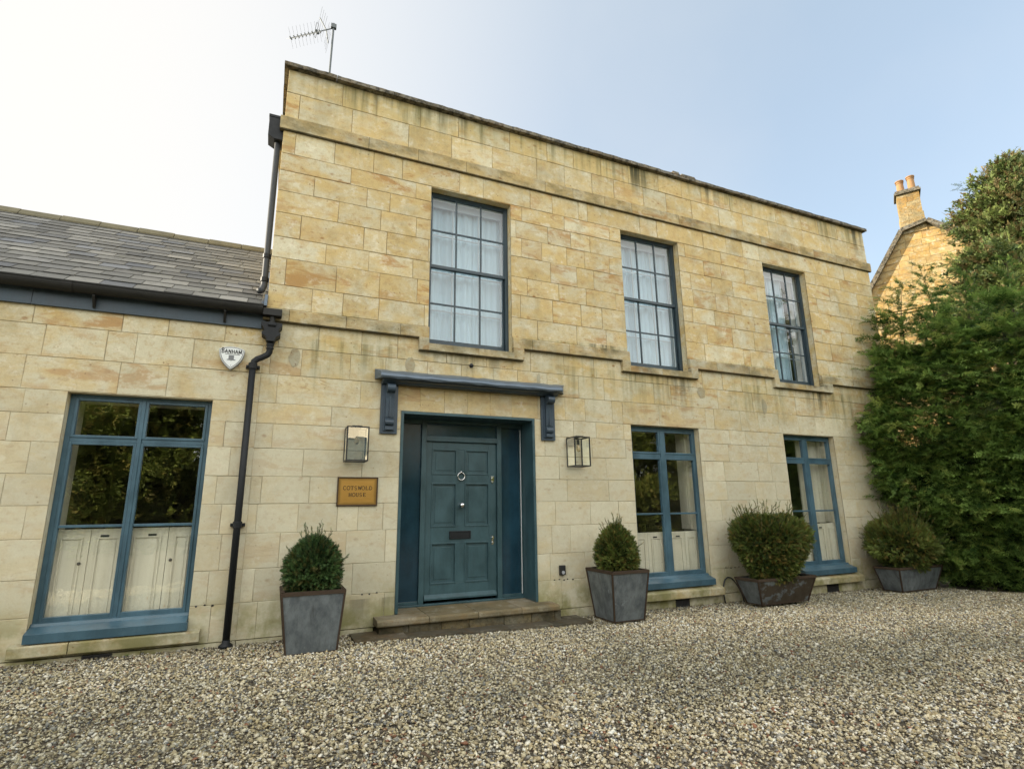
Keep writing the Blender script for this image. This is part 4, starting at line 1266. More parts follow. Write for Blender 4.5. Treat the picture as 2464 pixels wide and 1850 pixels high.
up = thing('downpipe', (-0.262, 0.12, 3.80), 'short black downpipe running down the tall house flank onto the slates', 'downpipe', 'black downpipes on the stone walls')
d = MB()
d.tube([(-0.256, 0.12, 5.88), (-0.256, 0.12, 4.0), (-0.258, 0.115, 3.94), (-0.275, 0.08, 3.875), (-0.30, 0.04, 3.845)], 0.036, 14)
d.build('pipe', M['pipe_grey'], up, smooth=True)
for zc in (4.32, 4.02):
    d = MB(); d.tube([(-0.256, 0.12, zc - 0.03), (-0.256, 0.12, zc - 0.024), (-0.256, 0.12, zc + 0.024), (-0.256, 0.12, zc + 0.03)], [0.038, 0.046, 0.046, 0.038], 14)
    d.build('collar', M['iron'], up)
d = MB()
d.prism([(-0.372, 6.17), (-0.372, 5.90), (-0.30, 5.86), (-0.2, 5.86), (-0.2, 6.17)], 0.03, 0.26, 'y')
d.prism([(-0.378, 6.17), (-0.378, 6.155), (-0.2, 6.155), (-0.2, 6.19), (-0.378, 6.19)], 0.024, 0.266, 'y')
d.build('hopper', M['iron'], up, bevel=0.003)

# ------------------------------------------------------------------ lettering (drawn strokes)
SERIF = {
    'C': [('arc', .52, .5, .42, .5, 40, 320)], 'O': [('arc', .5, .5, .44, .5, 0, 360)],
    'T': [('l', .5, 0, .5, 1, 1), ('l', .05, .96, .95, .96, 0), ('l', .05, .96, .05, .75, 0), ('l', .95, .96, .95, .75, 0), ('l', .32, .03, .68, .03, 0)],
    'S': [('arc', .45, .74, .30, .24, 30, 270), ('arc', .45, .26, .32, .25, -150, 90)],
    'W': [('l', .08, 1, .33, 0, 1), ('l', .33, 0, .55, .9, 0), ('l', .55, .95, .80, 0, 1), ('l', .80, 0, 1.03, 1, 0), ('l', -.05, .97, .22, .97, 0), ('l', .90, .97, 1.15, .97, 0)],
    'L': [('l', .25, 0, .25, 1, 1), ('l', .1, .97, .42, .97, 0), ('l', .1, .03, .85, .03, 0), ('l', .85, .03, .88, .28, 0)],
    'D': [('l', .22, 0, .22, 1, 1), ('arc', .35, .5, .55, .48, -90, 90), ('l', .08, .97, .4, .97, 0), ('l', .08, .03, .4, .03, 0)],
    'H': [('l', .22, 0, .22, 1, 1), ('l', .80, 0, .80, 1, 1), ('l', .22, .52, .80, .52, 0), ('l', .07, .97, .38, .97, 0), ('l', .07, .03, .38, .03, 0), ('l', .65, .97, .95, .97, 0), ('l', .65, .03, .95, .03, 0)],
    'U': [('l', .2, .3, .2, 1, 1), ('arc', .5, .32, .30, .32, 180, 360), ('l', .8, .3, .8, 1, 0), ('l', .04, .97, .36, .97, 0), ('l', .66, .97, .94, .97, 0)],
    'E': [('l', .25, 0, .25, 1, 1), ('l', .1, .97, .82, .97, 0), ('l', .82, .97, .82, .76, 0), ('l', .25, .52, .62, .52, 0), ('l', .62, .62, .62, .42, 0), ('l', .1, .03, .85, .03, 0), ('l', .85, .03, .88, .26, 0)],
}
SANS = {
    'B': [('l', .2, 0, .2, 1, 1), ('arc', .42, .75, .32, .25, -90, 90), ('arc', .44, .26, .38, .27, -90, 90), ('l', .2, 1, .42, 1, 1), ('l', .2, .5, .45, .5, 1), ('l', .2, 0, .45, 0, 1)],
    'A': [('l', .05, 0, .45, 1, 1), ('l', .45, 1, .88, 0, 1), ('l', .2, .33, .72, .33, 1)],
    'N': [('l', .15, 0, .15, 1, 1), ('l', .15, 1, .8, 0, 1), ('l', .8, 0, .8, 1, 1)],
    'H': [('l', .15, 0, .15, 1, 1), ('l', .8, 0, .8, 1, 1), ('l', .15, .5, .8, .5, 1)],
    'M': [('l', .1, 0, .1, 1, 1), ('l', .1, 1, .5, .1, 1), ('l', .5, .1, .9, 1, 1), ('l', .9, 0, .9, 1, 1)],
}


def stroke(mb, pts, w, y):
    for (xa, za), (xb, zb) in zip(pts[:-1], pts[1:]):
        dx, dz = xb - xa, zb - za
        L = math.hypot(dx, dz) or 1
        nx, nz = -dz / L * w / 2, dx / L * w / 2
        mb.poly([(xa - nx, y, za - nz), (xb - nx, y, zb - nz), (xb + nx, y, zb + nz), (xa + nx, y, za + nz)])


def letters(mb, font, text, x0, x1, z0, h, y, thick, thin, scale=None):
    adv = (x1 - x0) / len(text)
    for i, ch in enumerate(text):
        s_ = scale[i] if scale else 1.0
        for st_k in font[ch]:
            if st_k[0] == 'l':
                _, a, b, c_, e_, tk = st_k
                stroke(mb, [(x0 + adv * (i + a * .92), z0 + h * s_ * b), (x0 + adv * (i + c_ * .92), z0 + h * s_ * e_)], thick if tk else thin, y)
            else:
                _, cx_, cz_, rx, rz, d0, d1 = st_k
                n_ = 14
                pts = [(x0 + adv * (i + (cx_ + rx * math.cos(R(d0 + (d1 - d0) * k / n_))) * .92), z0 + h * s_ * (cz_ + rz * math.sin(R(d0 + (d1 - d0) * k / n_)))) for k in range(n_ + 1)]
                stroke(mb, pts, (thick + thin) / 2, y)
        y -= 0.00005


# name plaque
pl = thing('name_plaque', (0.914, -0.02, 1.405), 'brass name plaque lettered in black in a dark rim beside the front door', 'plaque')
d = MB(); frame_rect(d, 0.688, 1.141, 1.405, 1.728, 0.014, -0.022, 0.0); d.box(0.702, 1.127, -0.012, 0.0, 1.419, 1.714)
d.build('rim', M['bronze'], pl, bevel=0.003)
d = MB(); d.box(0.7025, 1.1265, -0.017, -0.0125, 1.4195, 1.7135); d.build('plate', M['brass'], pl)
d = MB()
letters(d, SERIF, 'COTSWOLD', 0.751, 1.081, 1.585, 0.041, -0.0178, 0.0078, 0.0050)
d.build('lettering', M['engraved'], pl)
d = MB()
letters(d, SERIF, 'HOUSE', 0.815, 1.013, 1.510, 0.039, -0.0178, 0.0078, 0.0050)
d.build('lettering', M['engraved'], pl)

# alarm box
al = thing('alarm_box', (-0.503, -0.06, 2.856), 'white shield-shaped alarm box lettered in black, fixed under the gutter', 'alarm box')


def shield(inset):
    pts = []
    c0, c1, cb, ct = Vector((-0.630, 3.090)), Vector((-0.376, 3.093)), Vector((-0.503, 2.862)), Vector((-0.503, 3.126))
    def quad(a, m_, b, n_=8):
        return [((1 - t) ** 2 * a + 2 * t * (1 - t) * m_ + t * t * b) for t in [i / n_ for i in range(n_)]]
    pts += quad(c1, Vector((-0.503, 3.155)), c0)
    pts += quad(c0, Vector((-0.630, 2.95)), cb)
    pts += quad(cb, Vector((-0.376, 2.95)), c1)
    ctr = Vector((-0.503, 3.015))
    return [tuple(ctr + (p - ctr) * (1 - inset)) for p in pts]


d = MB()
d.prism(shield(0.0), -0.002, -0.062, 'y')
d.build('casing', M['alarm_side'], al, bevel=0.006)
d = MB(); d.prism(shield(0.06), -0.0622, -0.068, 'y'); d.build('cover', M['alarm_white'], al)
d = MB()
o_ = shield(0.13)
stroke(d, o_ + [o_[0]], 0.0055, -0.0686)
letters(d, SANS, 'BANHAM', -0.604, -0.404, 3.043, 0.042, -0.0688, 0.0085, 0.0085, [1.3, 1, 1, 1, 1, 1])
stroke(d, [(-0.566, 3.033), (-0.420, 3.033)], 0.006, -0.0687)
d.build('lettering', M['ink'], al)
d = MB()
d.box(-0.530, -0.478, -0.0695, -0.0681, 2.975, 3.022); d.box(-0.545, -0.462, -0.0693, -0.0681, 2.9655, 2.976); d.box(-0.506, -0.500, -0.0693, -0.0681, 2.955, 2.966)
d.build('emblem', M['grey_ink'], al)
d = MB(); d.box(-0.507, -0.499, -0.0693, -0.0681, 2.905, 2.912); d.build('screw', M['grey_ink'], al)


# wall lanterns
def lantern(x0, x1, z0, z1, label, mirror):
    ya, yb = -0.255, -0.03
    t = thing('wall_lantern', ((x0 + x1) / 2, -0.03, z0), label, 'lantern', 'box lanterns beside the front door')
    d = MB()
    w = 0.015
    for xa in (x0, x1 - w):
        for y_ in (ya, yb - w): d.box(xa, xa + w, y_, y_ + w, z0, z1)
    for z_ in (z0, z1 - w):
        for y_ in (ya, yb - w): d.box(x0 + w, x1 - w, y_, y_ + w, z_, z_ + w)
        for xa in (x0, x1 - w): d.box(xa, xa + w, ya + w, yb - w, z_, z_ + w)
    d.build('cage', M['dark_metal'], t, bevel=0.0015)
    d = MB()
    d.poly([(x0 + w, ya + 0.004, z0 + w), (x1 - w, ya + 0.004, z0 + w), (x1 - w, ya + 0.004, z1 - w), (x0 + w, ya + 0.004, z1 - w)])
    d.build('front_pane', M['mirror_glass' if mirror else 'lantern_glass'], t)
    for xa in (x0 + 0.005, x1 - 0.005):
        d = MB()
        d.poly([(xa, ya + w, z0 + w), (xa, yb - w, z0 + w), (xa, yb - w, z1 - w), (xa, ya + w, z1 - w)])
        d.build('side_pane', M['lantern_glass'], t)
    d = MB()
    cx, cy = (x0 + x1) / 2, (ya + yb) / 2
    d.box(cx - 0.10, cx + 0.02, -0.03, 0.0, z1 - 0.11, z1 + 0.012)
    d.box(cx - 0.06, cx + 0.05, ya + 0.05, -0.0005, z1 + 0.0005, z1 + 0.014)
    d.tube([(cx, cy, z1 + 0.012), (cx, cy, z1 - 0.035)], 0.006, 8)
    d.tube([(cx, cy, z1 - 0.035), (cx, cy, z1 - 0.10)], 0.019, 12)
    d.build('bracket', M['dark_metal'], t)
    d = MB()
    zt = z1 - 0.1005
    d.lathe([(0.012, zt), (0.014, zt - 0.015), (0.026, zt - 0.045), (0.030, zt - 0.065), (0.022, zt - 0.088), (0.004, zt - 0.096)], cx, cy, 16)
    d.build('bulb', M['bulb'], t, smooth=True)


nb = NT('clear_bulb')
nb.b.inputs['Transmission Weight'].default_value = 0.85
M['bulb'] = nb.set((0.9, 0.75, 0.5), 0.05, 0.5)
lantern(0.733, 0.980, 1.893, 2.283, 'black box lantern above the brass plaque, glass bright with reflections', True)
lantern(3.653, 3.897, 1.890, 2.286, 'black box lantern with a clear bulb, standing free of the plaque', False)

# small fittings
t = thing('door_spotlight', (2.285, -0.03, 3.19), 'small dark spotlight stub above the door hood', 'spotlight')
d = MB(); d.tube([(2.285, 0.0, 3.185), (2.275, -0.05, 3.178), (2.265, -0.085, 3.168)], [0.018, 0.018, 0.022], 10); d.build('body', M['dark_plastic'], t, smooth=True)
d = MB(); d.tube([(2.286, 0.002, 3.185), (2.286, -0.012, 3.185)], 0.030, 12); d.build('base', M['dark_plastic'], t)
t = thing('wall_sensor', (3.535, -0.03, 0.505), 'small black sensor box low on the wall beside the doorstep', 'sensor')
d = MB(); d.box(3.497, 3.576, -0.045, 0.0, 0.512, 0.632); d.build('casing', M['dark_plastic'], t, bevel=0.006)
d = MB(); d.tube([(3.536, -0.0455, 0.545), (3.536, -0.052, 0.545)], 0.022, 14); d.build('lens', M['alarm_side'], t)
t = thing('floodlight', (10.70, -0.08, 3.66), 'black floodlight on the wall corner by the conifers', 'floodlight')
d = MB()
d.tube([(10.56, -0.17, 3.86), (10.60, -0.13, 3.85), (10.66, -0.09, 3.83)], [0.075, 0.07, 0.04], 14)
d.build('head', M['dark_plastic'], t, smooth=True)
d = MB(); d.tube([(10.66, -0.09, 3.83), (10.70, -0.06, 3.72), (10.72, -0.01, 3.66)], 0.018, 8); d.box(10.68, 10.76, -0.02, 0.0, 3.60, 3.72)
d.build('arm', M['dark_plastic'], t)
d = MB()
d.tube([(6.190, -0.06, -0.02), (6.186, -0.05, 0.10), (6.200, -0.04, 0.20), (6.245, -0.035, 0.29), (6.300, -0.035, 0.325), (6.36, -0.04, 0.315), (6.41, -0.05, 0.27), (6.46, -0.07, 0.18), (6.49, -0.10, 0.08), (6.50, -0.12, -0.02)], 0.010, 8)
tag(d.build('irrigation_hose', M['dark_plastic'], None, smooth=True), 'thin dark hose looping out of the gravel against the wall', 'hose')
# row of plugged holes along the old dampproof line belongs to the walls
for xs_p, par in (((1.02, 1.10, 1.18, 3.43, 3.50, 3.57, 3.62, 3.70, 6.32, 6.42, 6.50, 6.58, 6.66), wall_o), ((-2.30, -2.23, -2.17, -0.585, -0.51, -0.44, -2.45), ww)):
    for xx in xs_p:
        pins = MB()
        pins.tube([(xx, 0.003, 0.452 + rnd.uniform(-.01, .01)), (xx, -0.0018, 0.452)], 0.011, 8)
        pins.build('plug', M['vent'], par)

# aerial
ae = thing('tv_aerial', (0.33, 1.0, 6.45), 'grey rooftop television aerial on a thin mast behind the parapet', 'aerial')
d = MB(); d.tube([(0.320, 1.0, 6.45), (0.329, 1.0, 7.91), (0.340, 1.0, 8.78)], 0.015, 8); d.build('mast', M['mast'], ae)
b0, b1 = Vector((0.37, 1.02, 8.735)), Vector((-0.262, 0.98, 8.245))
bd = (b1 - b0).normalized()
side = Vector((0.25, -0.95, 0.1)); side = (side - bd * side.dot(bd)).normalized()
upv = bd.cross(side).normalized()
if upv.z < 0: upv = -upv
d = MB(); d.tube([b0, b1], 0.0085, 6); d.box(0.30, 0.38, 0.975, 1.025, 8.69, 8.76)
for k in range(9):
    p = b1 + (b0 - b1) * (0.02 + 0.078 * k)
    d.tube([p + upv * 0.028, p - upv * 0.026], 0.010, 6)
d.build('boom', M['mast'], ae)
d = MB()
for k in range(9):
    p = b1 + (b0 - b1) * (0.02 + 0.078 * k)
    for s1 in (-1, 1):
        for s2 in (-1, 1):
            d.tube([p, p + side * 0.12 * s1 + upv * 0.085 * s2], 0.0016, 4)
d.build('director', M['aluminium'], ae)
d = MB()
c0 = b0 + bd * 0.17
for s2 in (-1, 1):
    arm = c0 + upv * 0.20 * s2 - bd * (-0.10 if s2 < 0 else 0.02)
    d.tube([c0, arm], 0.008, 6)
    for q in (0.25, 0.5, 0.75, 1.0):
        p = c0 + (arm - c0) * q
        d.tube([p - side * 0.22, p + side * 0.22], 0.0018, 4)
p = c0 + bd * 0.16
d.tube([p - side * 0.14 + upv * 0.01, p + side * 0.14 + upv * 0.01, p + side * 0.14 + upv * 0.05, p - side * 0.14 + upv * 0.05, p - side * 0.14 + upv * 0.01], 0.004, 4)
d.tube([p - upv * 0.03, p + upv * 0.03], 0.022, 8)
d.build('reflector', M['mast'], ae)


# ------------------------------------------------------------------ planters
def planter(x0, x1, y0, y1, bx0, bx1, by0, by1, z0, z1, label, mat_f, mat_l, soil_z, group):
    t = thing('zinc_planter', ((x0 + x1) / 2, (y0 + y1) / 2, z0), label, 'planter', group)
    A = [(bx0, by0), (bx1, by0), (bx1, by1), (bx0, by1)]
    B = [(x0, y0), (x1, y0), (x1, y1), (x0, y1)]
    mats = [mat_f, 'zinc', 'zinc', mat_l]
    for k in range(4):
        k2 = (k + 1) % 4
        mb = MB()
        nn = 8
        cxm, cym = (x0 + x1) / 2, (y0 + y1) / 2
        for i in range(nn):
            for j in range(nn):
                def pt(u, v):
                    ax = A[k][0] + (A[k2][0] - A[k][0]) * u; ay = A[k][1] + (A[k2][1] - A[k][1]) * u
                    bx = B[k][0] + (B[k2][0] - B[k][0]) * u; by = B[k][1] + (B[k2][1] - B[k][1]) * u
                    px, py = ax + (bx - ax) * v, ay + (by - ay) * v
                    bul = 0.006 * math.sin(math.pi * u) * math.sin(math.pi * v)
                    dx, dy = px - cxm, py - cym
                    L = math.hypot(dx, dy) or 1
                    return (px + dx / L * bul, py + dy / L * bul, z0 + (z1 - z0) * v)
                mb.poly([pt(i / nn, j / nn), pt((i + 1) / nn, j / nn), pt((i + 1) / nn, (j + 1) / nn), pt(i / nn, (j + 1) / nn)])
        mb.build('side_panel', M[mats[k]], t)
    mb = MB()
    for k in range(4):
        k2 = (k + 1) % 4
        a, b = Vector((*A[k], z0)), Vector((*B[k], z1))
        mb.tube([a, b], 0.013, 4)
        p, q = Vector((*B[k], z1)), Vector((*B[k2], z1))
        dirv = (q - p).normalized(); nrm = Vector((-dirv.y, dirv.x, 0))
        n0 = len(mb.v)
        mb.v += [tuple(p - nrm * 0.006 + Vector((0, 0, 0.005))), tuple(q - nrm * 0.006 + Vector((0, 0, 0.005))), tuple(q + nrm * 0.03 + Vector((0, 0, 0.005))), tuple(p + nrm * 0.03 + Vector((0, 0, 0.005))),
                 tuple(p - nrm * 0.006 - Vector((0, 0, 0.03))), tuple(q - nrm * 0.006 - Vector((0, 0, 0.03)))]
        mb.t += [(1, .5, .5)] * 6
        mb.f += [(n0, n0 + 1, n0 + 2, n0 + 3), (n0 + 4, n0 + 5, n0 + 1, n0)]
        mb.tube([Vector((*A[k], z0 + 0.008)), Vector((*A[k2], z0 + 0.008))], 0.009, 4)
    mb.build('corner_trim', M['rust_trim'], t)
    mb = MB()
    f_ = (soil_z - z0) / (z1 - z0)
    c = [(A[k][0] + (B[k][0] - A[k][0]) * f_, A[k][1] + (B[k][1] - A[k][1]) * f_, soil_z) for k in range(4)]
    mb.poly(c)
    mb.build('soil', M['bed'], t)
    return t


PG = 'galvanised planters along the house wall'
planter(0.170, 0.745, -0.735, -0.165, 0.245, 0.700, -0.665, -0.215, 0.045, 0.608, 'upright zinc planter with a plain grey front, between the downpipe and the doorstep', 'zinc', 'zinc', 0.575, PG)
planter(3.800, 4.330, -0.770, -0.180, 3.900, 4.330, -0.620, -0.200, 0.005, 0.602, 'upright zinc planter just past the doorstep, rusty bands at its corners', 'zinc', 'zinc', 0.565, PG)
planter(6.200, 7.340, -0.690, -0.280, 6.370, 7.270, -0.560, -0.300, 0.000, 0.358, 'low zinc trough with a brown rusted front between the two ground-floor casements', 'rusty_zinc', 'zinc', 0.33, PG)
planter(9.240, 10.380, -0.690, -0.280, 9.400, 10.260, -0.590, -0.300, -0.030, 0.350, 'low grey zinc trough at the foot of the conifers', 'zinc', 'zinc', 0.32, PG)


# ------------------------------------------------------------------ foliage
def frames(D, rg):
    """orthonormal frames whose first axis is D"""
    D = D / np.linalg.norm(D, axis=1, keepdims=True)
    up = np.tile(np.array([[0, 0, 1.0]]), (len(D), 1)) + rg.normal(0, 0.35, D.shape)
    S = np.cross(up, D); S /= np.linalg.norm(S, axis=1, keepdims=True) + 1e-9
    N = np.cross(D, S)
    return D, S, N


def instance_tris(tri, P, D, scale, rg, roll=0.5):
    """tri (k,3,3) template along +x; returns V,F"""
    A, S, N = frames(D, rg)
    a = rg.normal(0, roll, len(P))
    S2 = S * np.cos(a)[:, None] + N * np.sin(a)[:, None]
    N2 = -S * np.sin(a)[:, None] + N * np.cos(a)[:, None]
    k = tri.shape[0]
    T = tri.reshape(-1, 3)
    V = P[:, None, :] + scale[:, None, None] * (T[None, :, 0:1] * A[:, None, :] + T[None, :, 1:2] * S2[:, None, :] + T[None, :, 2:3] * N2[:, None, :])
    return V.reshape(-1, 3), k * 3


def spray_template(n=6, spread=0.85, width=0.055, droop=0.25, tip=True, leaflet=0.42):
    tris = []
    for i in range(n):
        t = 0.08 + 0.82 * i / (n - 1)
        L = leaflet * (1 - 0.55 * t)
        for s in (-1, 1):
            b = np.array([t, 0, -droop * t * t])
            d = np.array([math.cos(spread), s * math.sin(spread), -0.12])
            e = b + d * L
            w = np.array([-d[1], d[0], 0]) * width
            tris.append([b - w * .6, e, b + w * .9])
    if tip:
        tris.append([[0.75, -width * .8, -droop * .56], [1.12, 0, -droop * 1.2], [0.75, width * .8, -droop * .56]])
    tris.append([[0, -0.018, 0], [1.0, 0, -droop], [0, 0.018, 0]])
    return np.array(tris, float)


def leaf_cluster_template(n, L, W, rg):
    tris = []
    for i in range(n):
        a = rg.uniform(0, 2 * math.pi); e = rg.uniform(0.15, 1.25)
        d = np.array([math.cos(e), math.sin(e) * math.cos(a), math.sin(e) * math.sin(a)])
        b = np.array([rg.uniform(0, 0.8), 0, 0])
        s = np.cross(d, rg.normal(size=3)); s /= np.linalg.norm(s)
        tris.append([b, b + d * L * .5 - s * W, b + d * L])
        tris.append([b, b + d * L, b + d * L * .5 + s * W])
    return np.array(tris, float)


def plume_template(rg):
    """flat feathery cypress plume about 1 unit long: drooping axis, side sprigs of fine scale leaves"""
    tris = []
    n_ = 9
    for i in range(n_):
        t = 0.06 + 0.90 * (i + rg.uniform(-.3, .3)) / n_
        for s_ in (-1, 1):
            if rg.random() < 0.12: continue
            L = (0.34 - 0.22 * t) * rg.uniform(0.7, 1.2)
            a = rg.uniform(0.55, 0.95)
            d_ = np.array([math.cos(a), s_ * math.sin(a), rg.normal(0.0, 0.22)])
            b = np.array([t, 0, -0.22 * t * t])
            w = np.array([-d_[1], d_[0], 0.0])
            tris.append([b - w * .022, b + d_ * L, b + w * .022])
            for q in (0.45,):
                for s2 in (-1, 1):
                    c_ = b + d_ * L * q
                    e_ = c_ + (d_ * 0.75 + w * s2 * 0.62 + np.array([0, 0, rg.normal(0, .15)])) * L * 0.42
                    tris.append([c_ - d_ * .03, e_, c_ + d_ * .035])
    tris.append([[0, -.010, 0], [0.5, 0, -.055], [0, .010, 0]])
    tris.append([[0.45, -.012, -.045], [1.05, 0, -.24], [0.45, .012, -.045]])
    return np.array(tris, float)


def foliage(name, mat, parent, tmpl_list, P, D, scale, tint, rg, roll=0.5, tip=0.0):
    Vs, Ts = [], []
    idx = rg.integers(0, len(tmpl_list), len(P))
    for k, tm in enumerate(tmpl_list):
        sel = idx == k
        if not sel.any(): continue
        V, c = instance_tris(tm, P[sel], D[sel], scale[sel], rg, roll)
        T_ = np.repeat(tint[sel], c, axis=0)
        if tip: T_[:, 0] = np.clip(T_[:, 0] + tip * (np.tile(tm.reshape(-1, 3)[:, 0], int(sel.sum())) - 0.5), 0, 1)
        Vs.append(V); Ts.append(T_)
    V = np.concatenate(Vs); T = np.concatenate(Ts)
    F = np.arange(len(V), dtype=np.int32).reshape(-1, 3)
    return fast_mesh(name, V, F, T, mat, parent)


def lump(P, seed, f):
    """cheap smooth pseudo-noise in [-1,1]"""
    r_ = np.random.default_rng(seed)
    o = np.zeros(len(P))
    for i in range(5):
        k = r_.normal(0, f, 3); o += np.sin(P @ k + r_.uniform(0, 6.28))
    return o / 5 ** .5 / 1.4


def topiary(name, label, cx, cy, z0, z1, rad_fn, n_sprig, mat, seed, sprig, cat='bush', strays=30, stray_dir=None, yscale=1.0, group=None, wild=0.09):
    rg = np.random.default_rng(seed)
    t = thing(name, (cx, cy, z0), label, cat, group)
    u = rg.random(n_sprig)
    # area-weighted heights
    zs = np.linspace(0, 1, 200); rs = np.array([rad_fn(q) for q in zs]); cdf = np.cumsum(rs + 0.02); cdf /= cdf[-1]
    h = np.interp(u, cdf, zs)
    a = rg.uniform(0, 2 * math.pi, n_sprig)
    r_ = np.array([rad_fn(q) for q in h])
    depth = 1 - 0.30 * rg.random(n_sprig) ** 1.8
    base = np.stack([np.cos(a) * r_ * depth, np.sin(a) * r_ * depth * yscale, h * (z1 - z0)], 1)
    lum = lump(base, seed, 8.0)
    base[:, :2] *= (1 + wild * lum)[:, None]
    dr = np.array([(rad_fn(min(1, q + .02)) - rad_fn(max(0, q - .02))) / .04 / (z1 - z0) for q in h])
    D = np.stack([np.cos(a), np.sin(a), -dr], 1) + np.array([0, 0, 0.45]) + rg.normal(0, 0.62, (n_sprig, 3))
    P = base + np.array([cx, cy, z0])
    sc = sprig * rg.uniform(0.7, 1.25, n_sprig)
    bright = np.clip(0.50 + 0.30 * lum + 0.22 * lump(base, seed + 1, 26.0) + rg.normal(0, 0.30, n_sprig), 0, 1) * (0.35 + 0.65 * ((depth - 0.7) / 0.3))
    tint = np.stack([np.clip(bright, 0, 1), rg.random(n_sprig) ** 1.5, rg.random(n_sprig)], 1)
    # long stray shoots
    sp, sd, ss = [], [], []
    stems = MB()
    for k in range(strays):
        hh = rg.uniform(0.35, 1.0); aa = rg.uniform(0, 2 * math.pi)
        if k < strays * 0.4: hh = rg.uniform(0.88, 1.0)
        rr_ = rad_fn(hh) * 0.9
        p = Vector((cx + math.cos(aa) * rr_, cy + math.sin(aa) * rr_ * yscale, z0 + hh * (z1 - z0)))
        d_ = Vector((math.cos(aa) * (1.2 - hh), math.sin(aa) * (1.2 - hh), 0.35 + hh * 0.8))
        if stray_dir is not None and k % 2: d_ = d_ * 0.5 + Vector(stray_dir) + Vector(tuple(rg.normal(0, .25, 3)))
        d_.normalize()
        L = sprig * rg.uniform(1.6, 3.4) * (1.25 if stray_dir is not None else 1)
        pts = [p, p + d_ * L * .5, p + d_ * L + Vector((0, 0, -L * .12))]
        stems.tube(pts, 0.0022, 4, cap=False)
        for q in np.linspace(0.1, 1.0, 9):
            c_ = pts[0] + (pts[2] - pts[0]) * float(q)
            sp.append(tuple(c_)); sd.append(tuple(d_ + Vector(tuple(rg.normal(0, .3, 3))))); ss.append(sprig * 0.55)
    if sp:
        P = np.concatenate([P, np.array(sp)]); D = np.concatenate([D, np.array(sd)]); sc = np.concatenate([sc, np.array(ss)])
        tint = np.concatenate([tint, np.stack([rg.uniform(.3, .7, len(sp)), rg.random(len(sp)), rg.random(len(sp))], 1)])
    tm = [spray_template(7, 0.95, 0.06, d_, True) for d_ in (0.0, 0.15, -0.12)]
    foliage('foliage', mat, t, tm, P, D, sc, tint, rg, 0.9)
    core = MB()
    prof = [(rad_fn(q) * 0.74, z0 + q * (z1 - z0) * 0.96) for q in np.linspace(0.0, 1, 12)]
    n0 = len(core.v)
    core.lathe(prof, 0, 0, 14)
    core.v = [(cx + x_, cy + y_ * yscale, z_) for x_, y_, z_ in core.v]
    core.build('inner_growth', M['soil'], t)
    if strays: stems.build('shoot', M['bark'], t)
    return t


def ball(w, top=0.0, low=0.78):
    def f(q):
        q = min(1, max(0, q))
        b = math.sin(math.pi * (0.17 + 0.83 * q) ** 0.95) ** 0.58 if q < 1 else 0.02
        return w * max(0.03, b)
    return f


topiary('yew_bush', 'rounded dark green clipped bush in the planter beside the downpipe', 0.462, -0.45, 0.575, 1.075, ball(0.262), 5200, M['yew'], 21, 0.062, strays=26, group='clipped bushes in zinc planters')
topiary('yew_bush', 'smaller bush with a pointed tufted top in the planter past the doorstep', 4.075, -0.48, 0.565, 1.125,
        lambda q: 0.245 * max(0.05, (1 - max(0, q - 0.25) ** 2.5 * 1.95) if q > 0.25 else (0.78 + 0.88 * q)), 4800, M['yew_bright'], 22, 0.060, strays=24, group='clipped bushes in zinc planters')
topiary('yew_bush', 'broad loose bush with long shoots spilling from the rusted trough', 6.72, -0.47, 0.32, 1.175,
        lambda q: 0.545 * max(0.06, min(1.0, 0.50 + 0.85 * q) * (1 - max(0, q - 0.70) ** 2 * 5.2)), 12500, M['yew_bright'], 23, 0.080, strays=110, stray_dir=(0.75, -0.1, 0.25), yscale=0.78, wild=0.24, group='clipped bushes in zinc planters')
topiary('yew_bush', 'untidy spiky bush in the low trough under the conifers', 9.80, -0.47, 0.32, 1.12,
        lambda q: 0.58 * max(0.08, min(1.0, 0.55 + 1.2 * q) * (1 - max(0, q - 0.5) ** 2 * 3.0)), 7000, M['yew_bright'], 24, 0.085, strays=130, stray_dir=(-0.8, -0.1, 0.45), yscale=0.7, wild=0.22, group='clipped bushes in zinc planters')


